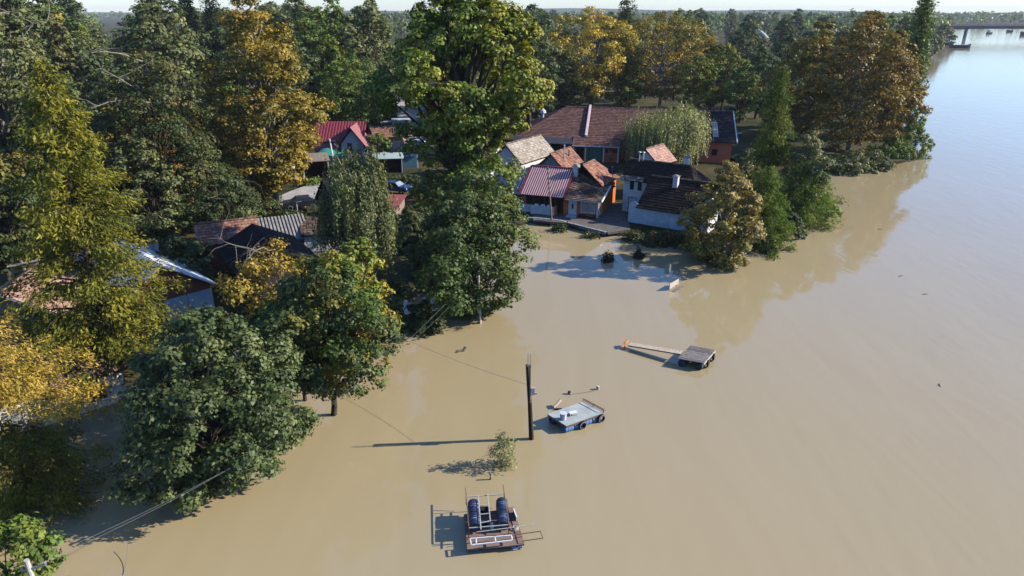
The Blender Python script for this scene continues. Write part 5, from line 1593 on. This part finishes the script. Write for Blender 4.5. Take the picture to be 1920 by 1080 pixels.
rails(M['rustmetal'], [((879, 987, .95), (879, 1008, .34)), ((954, 982, .95), (954, 1003, .34)), ((874, 925, .95), (874, 947, .34)), ((945, 920, .95), (945, 942, .34))], .04, 'frame_post')
rails(M['palemetal'], [((897, 929, 1.02), (902, 993, 1.02)), ((914.5, 926, 1.02), (919.5, 978, 1.02))], .045, 'ladder_rail')
rails(M['palemetal'], [((898, 948, 1.02), (916, 946, 1.02)), ((900, 964.5, 1.02), (918, 962.5, 1.02)), ((901.5, 980, 1.02), (919, 977, 1.02))], .035, 'ladder_rung')
rails(M['whitepaint'], [((881.5, 1010, .62), (959, 1004, .62)), ((884, 1022, .62), (961, 1013, .62)), ((881.5, 1010, .62), (884, 1022, .62)), ((959, 1004, .62), (961, 1013, .62)),
                        ((893, 1009, .62), (893.5, 1021, .62)), ((928, 1006, .62), (930, 1017, .62))], .05, 'front_frame')
rails(M['palemetal'], [((894, 997.5, .8), (1008, 983, .75))], .028, 'long_rod')
rails(M['rustmetal'], [((959, 1003.5, .6), (1013, 996, .6)), ((1013, 996, .6), (1018, 1009, .6)), ((1018, 1009, .6), (978, 1014.5, .6))], .035, 'side_hoop')
for (x, y, z, w_, d_, h_) in ((908, 960, .36, .5, .3, .22), (905, 984, .36, .45, .25, .2)):
    c = L1(x, y, z); mb = MB(); mb.box(c.x - w_ / 2, c.x + w_ / 2, c.y - d_ / 2, c.y + d_ / 2, c.z, c.z + h_); mb.build('engine_box', M['cloth_dark'], r1)
mb = MB(); c = L1(922.5, 981.5, .6); mb.tube([(c.x, c.y, c.z - .25), (c.x, c.y, c.z)], [.09, .075], 10); mb.build('canister', M['whitepaint'], r1)
mb = MB(); mb.bar(L1(963, 957, .5), L1(969, 973, .5), .06, .22); mb.build('fender', M['whitepaint'], r1)

# -- grey platform with tyres
O2 = W(1075, 790, 0)
r2 = empty('tyre_platform', O2, 0, 'grey decked floating platform with tyres and white bucket', 'raft')
def L2(px, py, z): return W(px, py, z) - O2
dk = [L2(1026, 776, .55), L2(1061, 798, .55), L2(1131, 773, .55), L2(1093, 753, .55)]
ct = sum(dk, Vector()) / 4
mb = MB(); mb.slab(dk, .06); mb.build('deck', M['deckgrey'], r2)
mb = MB()
for i in range(4):
    a, b = dk[i], dk[(i + 1) % 4]
    mb.bar(a + (ct - a) * .03 + Vector((0, 0, -.12)), b + (ct - b) * .03 + Vector((0, 0, -.12)), .08, .11)
mb.build('deck_frame', M['rustmetal'], r2)
u2 = (dk[2] - dk[1]).normalized(); v2 = (dk[0] - dk[1]).normalized()
nrm_ = Vector((u2.y, -u2.x, 0))
Lf = (dk[2] - dk[1]).length
for k in range(4):
    a = dk[1] + u2 * (.05 + k * (Lf - .1) / 4) + v2 * .24; b = dk[1] + u2 * (.05 + (k + .9) * (Lf - .1) / 4) + v2 * .24
    a.z = b.z = .17
    barrel(r2, a, b, .25, 'paleblue', False, 'float')
    a2 = a + v2 * ((dk[0] - dk[1]).length - .5); b2 = b + v2 * ((dk[0] - dk[1]).length - .5)
    barrel(r2, a2, b2, .25, 'barrel', False, 'float')
for f in (.42, .93):
    c = dk[1] + u2 * Lf * f + nrm_ * .1; c.z = .24
    tyre(r2, c, nrm_, .27, .17)
a, b = dk[2] + Vector((0, 0, .22)), dk[3] + Vector((0, 0, .22))
mb = MB(); mb.bar(a, b, .035); mb.build('rail', M['rustmetal'], r2)
for t in (.0, .5, 1):
    p = dk[2].lerp(dk[3], t); mb = MB(); mb.bar(p - Vector((0, 0, .05)), p + Vector((0, 0, .22)), .035); mb.build('rail_post', M['rustmetal'], r2)
mb = MB(); a, b = dk[2] + Vector((.12, .1, .06)), dk[3] + Vector((.12, .1, .06)); mb.bar(a, b, .16, .04); mb.build('edge_board', M['wood'], r2)
bk = empty('white_bucket', W(1056, 786, .55), 0, 'white bucket standing on the grey platform', 'bucket')
mb = MB(); mb.tube([(0, 0, .0), (0, 0, .38), (0, 0, .42)], [.17, .21, .22], 16); mb.build('body', M['whitepaint'], bk)
mb = MB(); mb.tube([(0, 0, .425), (0, 0, .445)], .225, 16); mb.build('lid', M['whitemetal'], bk)
st = empty('white_stool', W(1074, 778, .55), R(20), 'small white frame of sticks lying on the grey platform', 'stool')
mb = MB(); mb.box(-.25, .25, -.14, .14, .16, .2); mb.build('seat', M['whitepaint'], st)
for x in (-.22, .22):
    for y in (-.11, .11):
        mb = MB(); mb.bar((x, y, 0.0), (x * .9, y * .9, .16), .035); mb.build('leg', M['whitepaint'], st)

# -- plank deck raft with gangway
O3 = W(1305, 675, 0)
r3 = empty('plank_raft', O3, 0, 'dark plank decked raft on drums with a long gangway', 'raft')
def L3(px, py, z): return W(px, py, z) - O3
dk = [L3(1270, 672, .62), L3(1319, 681, .62), L3(1341, 656, .62), L3(1295, 647, .62)]
plm = [mat('grey_plank_%d' % k, c, .85, .35, 3, .2) for k, c in enumerate(((.20, .175, .165), (.25, .22, .205), (.16, .14, .135), (.30, .27, .25)))]
for k in range(9):
    t0, t1 = k / 9 + .007, (k + 1) / 9 - .007
    e0 = random.uniform(-.02, .02)
    mb = MB(); mb.slab([dk[0].lerp(dk[3], t0), dk[1].lerp(dk[2], t0) + Vector((e0, 0, 0)), dk[1].lerp(dk[2], t1) + Vector((e0, 0, 0)), dk[0].lerp(dk[3], t1)], .045)
    mb.build('plank', plm[random.randrange(4)], r3)
mb = MB()
for f in (.04, .5, .96):
    a = dk[0].lerp(dk[1], f) - Vector((0, 0, .1)); b = dk[3].lerp(dk[2], f) - Vector((0, 0, .1)); mb.bar(a, b, .09, .1)
mb.build('joist', M['palewood'], r3)
v3 = (dk[3] - dk[0]).normalized(); u3 = (dk[1] - dk[0]).normalized()
Ld, Lw = (dk[3] - dk[0]).length, (dk[1] - dk[0]).length
for f in (.16, .82):
    for k in range(2):
        a = dk[0] + u3 * Lw * f + v3 * (Ld * (.02 + .5 * k)); b = dk[0] + u3 * Lw * f + v3 * (Ld * (.47 + .5 * k))
        a.z = b.z = .24
        barrel(r3, a, b, .27, 'hull' if f > .5 else 'barrel', False, 'float')
for f in (.3, .78):
    c = dk[1].lerp(dk[2], f) + u3 * .1; c.z = .3
    tyre(r3, c, u3, .26, .16)
mb = MB(); mb.bar(dk[1] + u3 * .02 - Vector((0, 0, .1)), dk[2] + u3 * .02 - Vector((0, 0, .1)), .05, .1); mb.build('edge_beam', M['palewood'], r3)
gw0, gw1, hw = L3(1180, 644.5, .35), L3(1279, 661, .66), .17
dv = (gw1 - gw0).normalized(); sd = dv.cross(Vector((0, 0, 1))).normalized()
for s_ in (-1, 1):
    mb = MB(); mb.bar(gw0 + sd * s_ * .24 - Vector((0, 0, .06)), gw1 + sd * s_ * .24 - Vector((0, 0, .06)), .06, .08); mb.build('gangway_beam', M['rustmetal'], r3)
n = 16
for k in range(n):
    a, b = gw0.lerp(gw1, k / n), gw0.lerp(gw1, (k + .88) / n)
    mb = MB(); mb.slab([a - sd * .27, a + sd * .27, b + sd * .27, b - sd * .27], .03); mb.build('gangway_board', M['palewood'], r3)
ob = empty('orange_sign_board', W(1172, 652, 0), 0, 'orange board at the shore end of the gangway', 'board')
mb = MB(); a, b = W(1166.5, 651, .15) - ob.location, W(1178, 637.5, .45) - ob.location; mb.bar(a, b, .05, .26); mb.build('panel', M['orangewood'], ob)
mb = MB(); mb.bar(a.lerp(b, .3) + Vector((.05, .05, -.8)), a.lerp(b, .3) + Vector((.05, .05, .2)), .07); mb.build('post', M['wood'], ob)

# -- drowned bench, board, stakes, floating bits
bn = empty('drowned_bench', W(1263, 540, 0), R(50), 'drowned bench with only its backrest above the water', 'bench')
for k in range(2):
    mb = MB(); mb.box(-.85, .85, -.03, .02, .16 + k * .26, .38 + k * .26); mb.build('backrest_slat', M['palewood'], bn)
for x in (-.7, .7):
    mb = MB(); mb.box(x - .05, x + .05, .025, .09, -.8, .62); mb.build('leg', M['wood'], bn)
mb = MB(); mb.box(-.85, .85, -.62, -.2, -.03, .03); mb.build('seat', M['wood'], bn)
bd = empty('drifting_board', W(1043, 766, 0), 0, 'pale drifting board propped up behind the grey platform', 'board')
mb = MB(); a, b = W(1038.5, 764, .1) - bd.location, W(1052.5, 749, .42) - bd.location; mb.bar(a, b, .08, .2); mb.build('plank', M['palewood'], bd)
mb = MB(); mb.bar(a + Vector((.05, .05, -.4)), a.lerp(b, .5) + Vector((0, .1, 0)), .06); mb.bar(a + Vector((.0, -.1, -.05)), a + Vector((.5, -.12, -.02)), .08); mb.build('prop', M['darkwood'], bd)
for (x, y, h_, r_, m_, lab, nm) in ((920, 899, .42, .05, 'wood', 'short stake in the water just behind the barrel raft', 'stake'),
                                   (1067.5, 738.5, .2, .1, 'darkwood', 'dark round post top behind the grey platform', 'stake'),
                                   (1121, 730, .24, .1, 'palewood', 'pale post top right of the dark one behind the grey platform', 'stake')):
    e = empty(nm, W(x, y, 0), 0, lab, 'stake', 'stakes standing in the water')
    mb = MB(); mb.tube([(0, 0, -1), (0, 0, h_ * .9), (.01, 0, h_)], [r_, r_, r_ * .8], 9); mb.build('post', M[m_], e)
    mb = MB(); mb.tube([(0, 0, h_ * .45), (0, 0, h_ * .62)], r_ * 1.12, 9, caps=False); mb.build('rope_collar', M['palewire'], e)
cable('mooring_rope', 'thin mooring rope between the two posts behind the grey platform', (W(1067.5, 738, .12), W(1121, 729.5, .12)), .012, .1)
dr = empty('drift_log', W(866, 659, 0), R(20), 'small forked driftwood piece floating below the big lime', 'driftwood')
mb = MB(); mb.tube([(-.45, 0, 0), (-.1, .05, .08), (.2, 0, .06)], [.05, .09, .07], 7); mb.tube([(.1, 0, .05), (.3, .05, .3)], [.08, .12], 7); mb.build('log', M['wood'], dr)
mb = MB(); mb.tube([(-.1, .03, .05), (-.3, -.15, .12)], [.04, .02], 6); mb.build('twig', M['bark_pale'], dr)
d2 = empty('drift_branch', W(1508, 442, 0), R(10), 'dark branch drifting off the green cypress bank', 'driftwood')
mb = MB(); mb.tube([(-.6, 0, 0), (0, .1, .12), (.5, 0, .05)], [.05, .1, .05], 7); mb.build('log', M['darkwood'], d2)
mb = MB(); mb.tube([(0, .1, .1), (.2, .3, .35)], [.05, .02], 6); mb.tube([(-.1, .1, .1), (-.3, -.1, .3)], [.04, .02], 6); mb.build('twig', M['darkwood'], d2)
for i, (x, y, s, a_) in enumerate(((1690, 518, .5, .6), (1735, 552, .35, .2), (1762, 722, .3, 1.2), (1650, 430, .4, .0))):
    dt = empty('drift_twig', W(x, y, 0), a_, ('larger', 'smaller', 'nearest', 'farthest')[i] + ' small dark twig drifting on the open river at right', 'driftwood', 'small drift on the open river')
    mb = MB(); mb.tube([(-s, 0, 0), (-s * .2, s * .12, .03), (s * .7, 0, .015)], [.012, .03, .01], 5); mb.build('twig', M['bark'], dt)
    mb = MB(); mb.tube([(-s * .2, s * .12, .03), (s * .1, s * .45, .05)], [.018, .006], 5); mb.build('side_twig', M['bark'], dt)
fs_ = empty('snag_post', W(1704, 218, 0), 0, 'dark snag sticking out of the water beyond the river point', 'driftwood')
mb = MB(); mb.tube([(0, 0, -.5), (-.1, 0, 1.0), (-.5, 0, 2.1)], [.12, .11, .05], 7); mb.tube([(-.1, 0, 1.0), (.35, 0, 1.5)], [.08, .03], 6); mb.build('branch', M['darkwood'], fs_)

# ================================================================== cars, caravan, people
def car(name, label, loc, rz, paint):
    e = empty(name, loc, rz, label, 'car')
    prof = [(-2.1, .35), (-2.12, .75), (-1.95, .92), (-1.05, 1.0), (-.45, 1.42), (.95, 1.45), (1.75, 1.0), (2.05, .92), (2.1, .4)]
    vs, fs = [], []
    for s_ in (-1, 1):
        for x, z in prof:
            vs.append((x, s_ * (.86 if z < 1.05 else .66), z))
    k = len(prof)
    fs = [tuple(range(k)), tuple(range(2 * k - 1, k - 1, -1))] + [(i, i + k, (i + 1) % k + k, (i + 1) % k) for i in range(k)]
    mb = MB(); mb.add(vs, fs); b = mb.build('body', paint, e)
    for s_ in (-1, 1):
        mb = MB(); mb.add([(-.95, s_ * .865, 1.02), (1.6, s_ * .865, 1.02), (.9, s_ * .70, 1.40), (-.42, s_ * .70, 1.38)], [(0, 1, 2, 3)]); mb.build('side_window', M['glass'], b)
        for x in (-1.3, 1.3):
            tyre(e, (x, s_ * .8, .32), (0, s_, 0), .32, .2)
        mb = MB(); mb.box(-2.14, -2.06, s_ * .62 - .16, s_ * .62 + .16, .68, .84); mb.build('headlight', M['whitemetal'], e)
    for q_ in ([(-1.02, -.78, 1.03), (-1.02, .78, 1.03), (-.47, .63, 1.44), (-.47, -.63, 1.44)], [(1.70, -.76, 1.05), (1.70, .76, 1.05), (1.0, .63, 1.46), (1.0, -.63, 1.46)]):
        c = Vector((.0, 0, 1.0)); n_ = Vector((-1 if q_[0][0] < 0 else 1, 0, .9)).normalized() * .012
        mb = MB(); mb.add([Vector(v) + n_ for v in q_], [(0, 1, 2, 3)]); mb.build('windscreen', M['glassblue'], b)
    return e


p = W(741, 362, .6); car('parked_car', 'dark blue car parked in the shade right of the weeping birch', (p.x, p.y, .72), R(160), M['carblue'])
p = W(566, 396, .6); car('parked_car', 'dark car with pale reflections parked on the sunlit lane', (p.x, p.y, 1.0), R(20), M['carblack'])
p = W(783, 283, .6); car('parked_van_car', 'white car half hidden by the tall cottonwood on the street', (p.x, p.y, 1.0), R(80), M['whitepaint'])
p = W(754, 252, .7)
cv = empty('roadside_kiosk', (p.x, p.y, .98), R(8), 'white roadside kiosk with dark windows beside the street', 'kiosk')
mb = MB(); mb.box(-1.7, 1.7, -1.1, 1.1, .0, 2.5); bdy = mb.build('body', M['whitepaint'], cv)
mb = MB(); mb.box(-1.9, 1.9, -1.3, 1.3, 2.5, 2.65); mb.build('roof', M['whitemetal'], cv)
for x in (-1.4, -.25, .75):
    mb = MB(); mb.box(x, x + .85, -1.13, -1.103, 1.0, 2.1); mb.build('window', M['glass'], bdy)
mb = MB(); mb.box(-1.75, 1.75, -1.16, -1.103, .0, .35); mb.build('plinth', M['grey'], bdy)
mb = MB(); mb.slab([(-4.0, -1.0, 2.1), (-1.95, -1.0, 2.3), (-1.95, 1.2, 2.3), (-4.0, 1.2, 2.1)], .08); mb.build('awning', M['cream'], cv)
for x, y in ((-3.9, -.9), (-3.9, 1.0)):
    mb = MB(); mb.bar((x, y, 0), (x, y, 2.08), .09); mb.build('awning_post', M['wood'], cv)


def person(label, loc, rz, top, legs, stoop=.0):
    e = empty('person', loc, rz, label, 'person')
    J = {'pelvis': (0, 0, .93), 'chest': (0, -.03 - stoop, 1.25), 'neck': (0, -.02 - stoop, 1.47), 'head': (0, -.05 - stoop, 1.60), 'crown': (0, -.04 - stoop, 1.72)}
    V = [J['pelvis'], J['chest'], J['neck'], J['head'], J['crown']]
    rad = [(.16, .13), (.19, .13), (.065, .065), (.10, .11), (.085, .095)]
    E_ = [(0, 1), (1, 2), (2, 3), (3, 4)]
    def add(par, co, r):
        V.append(co); rad.append(r); E_.append((par, len(V) - 1)); return len(V) - 1
    for s_ in (-1, 1):
        h = add(0, (s_ * .10, 0, .86), (.10, .10)); k = add(h, (s_ * .11, -.04, .48), (.065, .07)); a = add(k, (s_ * .11, .02, .09), (.045, .05)); add(a, (s_ * .12, -.14, .04), (.045, .035))
        sh = add(1, (s_ * .19, -.02 - stoop, 1.40), (.07, .07)); el = add(sh, (s_ * .27, -.02 - stoop, 1.12), (.045, .045)); wr = add(el, (s_ * .24, -.16 - stoop, .92), (.032, .032)); add(wr, (s_ * .23, -.21 - stoop, .83), (.035, .02))
    me = bpy.data.meshes.new('body'); me.from_pydata(V, E_, [])
    o = bpy.data.objects.new('body', me); COL.objects.link(o); o.parent = e
    me.materials.append(M[top])
    sk = o.modifiers.new('skin', 'SKIN')
    for i, v in enumerate(me.skin_vertices[0].data):
        v.radius = rad[i]; v.use_root = (i == 0)
    o.modifiers.new('sub', 'SUBSURF').levels = 1
    o.modifiers['sub'].render_levels = 1
    mb = MB(); c = Vector((0, -.03 - stoop, 1.66)); vs, fs = [], []
    for i in range(5):
        for k in range(10):
            a, b = i / 4 * 1.7, 2 * math.pi * k / 10
            vs.append(c + Vector((math.sin(a) * math.cos(b) * .11, math.sin(a) * math.sin(b) * .125 + .02, math.cos(a) * .12)))
    fs = [(i * 10 + k, i * 10 + (k + 1) % 10, (i + 1) * 10 + (k + 1) % 10, (i + 1) * 10 + k) for i in range(4) for k in range(10)]
    mb.add(vs, fs); mb.build('hair', M['hair'], e, smooth=True)
    mb = MB(); mb.add([c + Vector((x, -.115, z)) for x, z in ((-.06, -.1), (.06, -.1), (.065, .02), (-.065, .02))] + [c + Vector((0, -.135, -.05))], [(0, 1, 4), (1, 2, 4), (2, 3, 4), (3, 0, 4)]); mb.build('face', M['skin'], e)
    mb = MB()
    for s_ in (-1, 1):
        mb.tube([(s_ * .10, 0, .9), (s_ * .11, -.04, .48), (s_ * .11, .02, .08)], [.125, .095, .075], 8)
    mb.tube([(0, 0, .84), (0, 0, 1.0)], [.19, .185], 10)
    mb.build('trousers', M[legs], e)
    return e


p = W(553, 352, .98); person('person in grey standing beside the leaning orange board', (p.x, p.y, .98), R(60), 'cloth_grey', 'cloth_dark')
p = W(608, 348, .98); person('person in dark clothes standing on the lane near the carport', (p.x, p.y, .98), R(-30), 'cloth_dark', 'cloth_dark', .06)

# ================================================================== haze: the air over the river
m, nt, b = new_mat('haze_air')
nt.nodes.remove(b)
pv = nt.nodes.new('ShaderNodeVolumePrincipled')
pv.inputs['Color'].default_value = (.82, .90, 1.0, 1)
pv.inputs['Density'].default_value = .0001
pv.inputs['Anisotropy'].default_value = .0
nt.links.new(pv.outputs[0], nt.nodes['Material Output'].inputs['Volume'])
mb = MB(); mb.box(-6450, 6450, -650, 6450, -3, 62)
tag(mb.build('haze', m), 'thin pale summer haze over the river', kind='stuff')
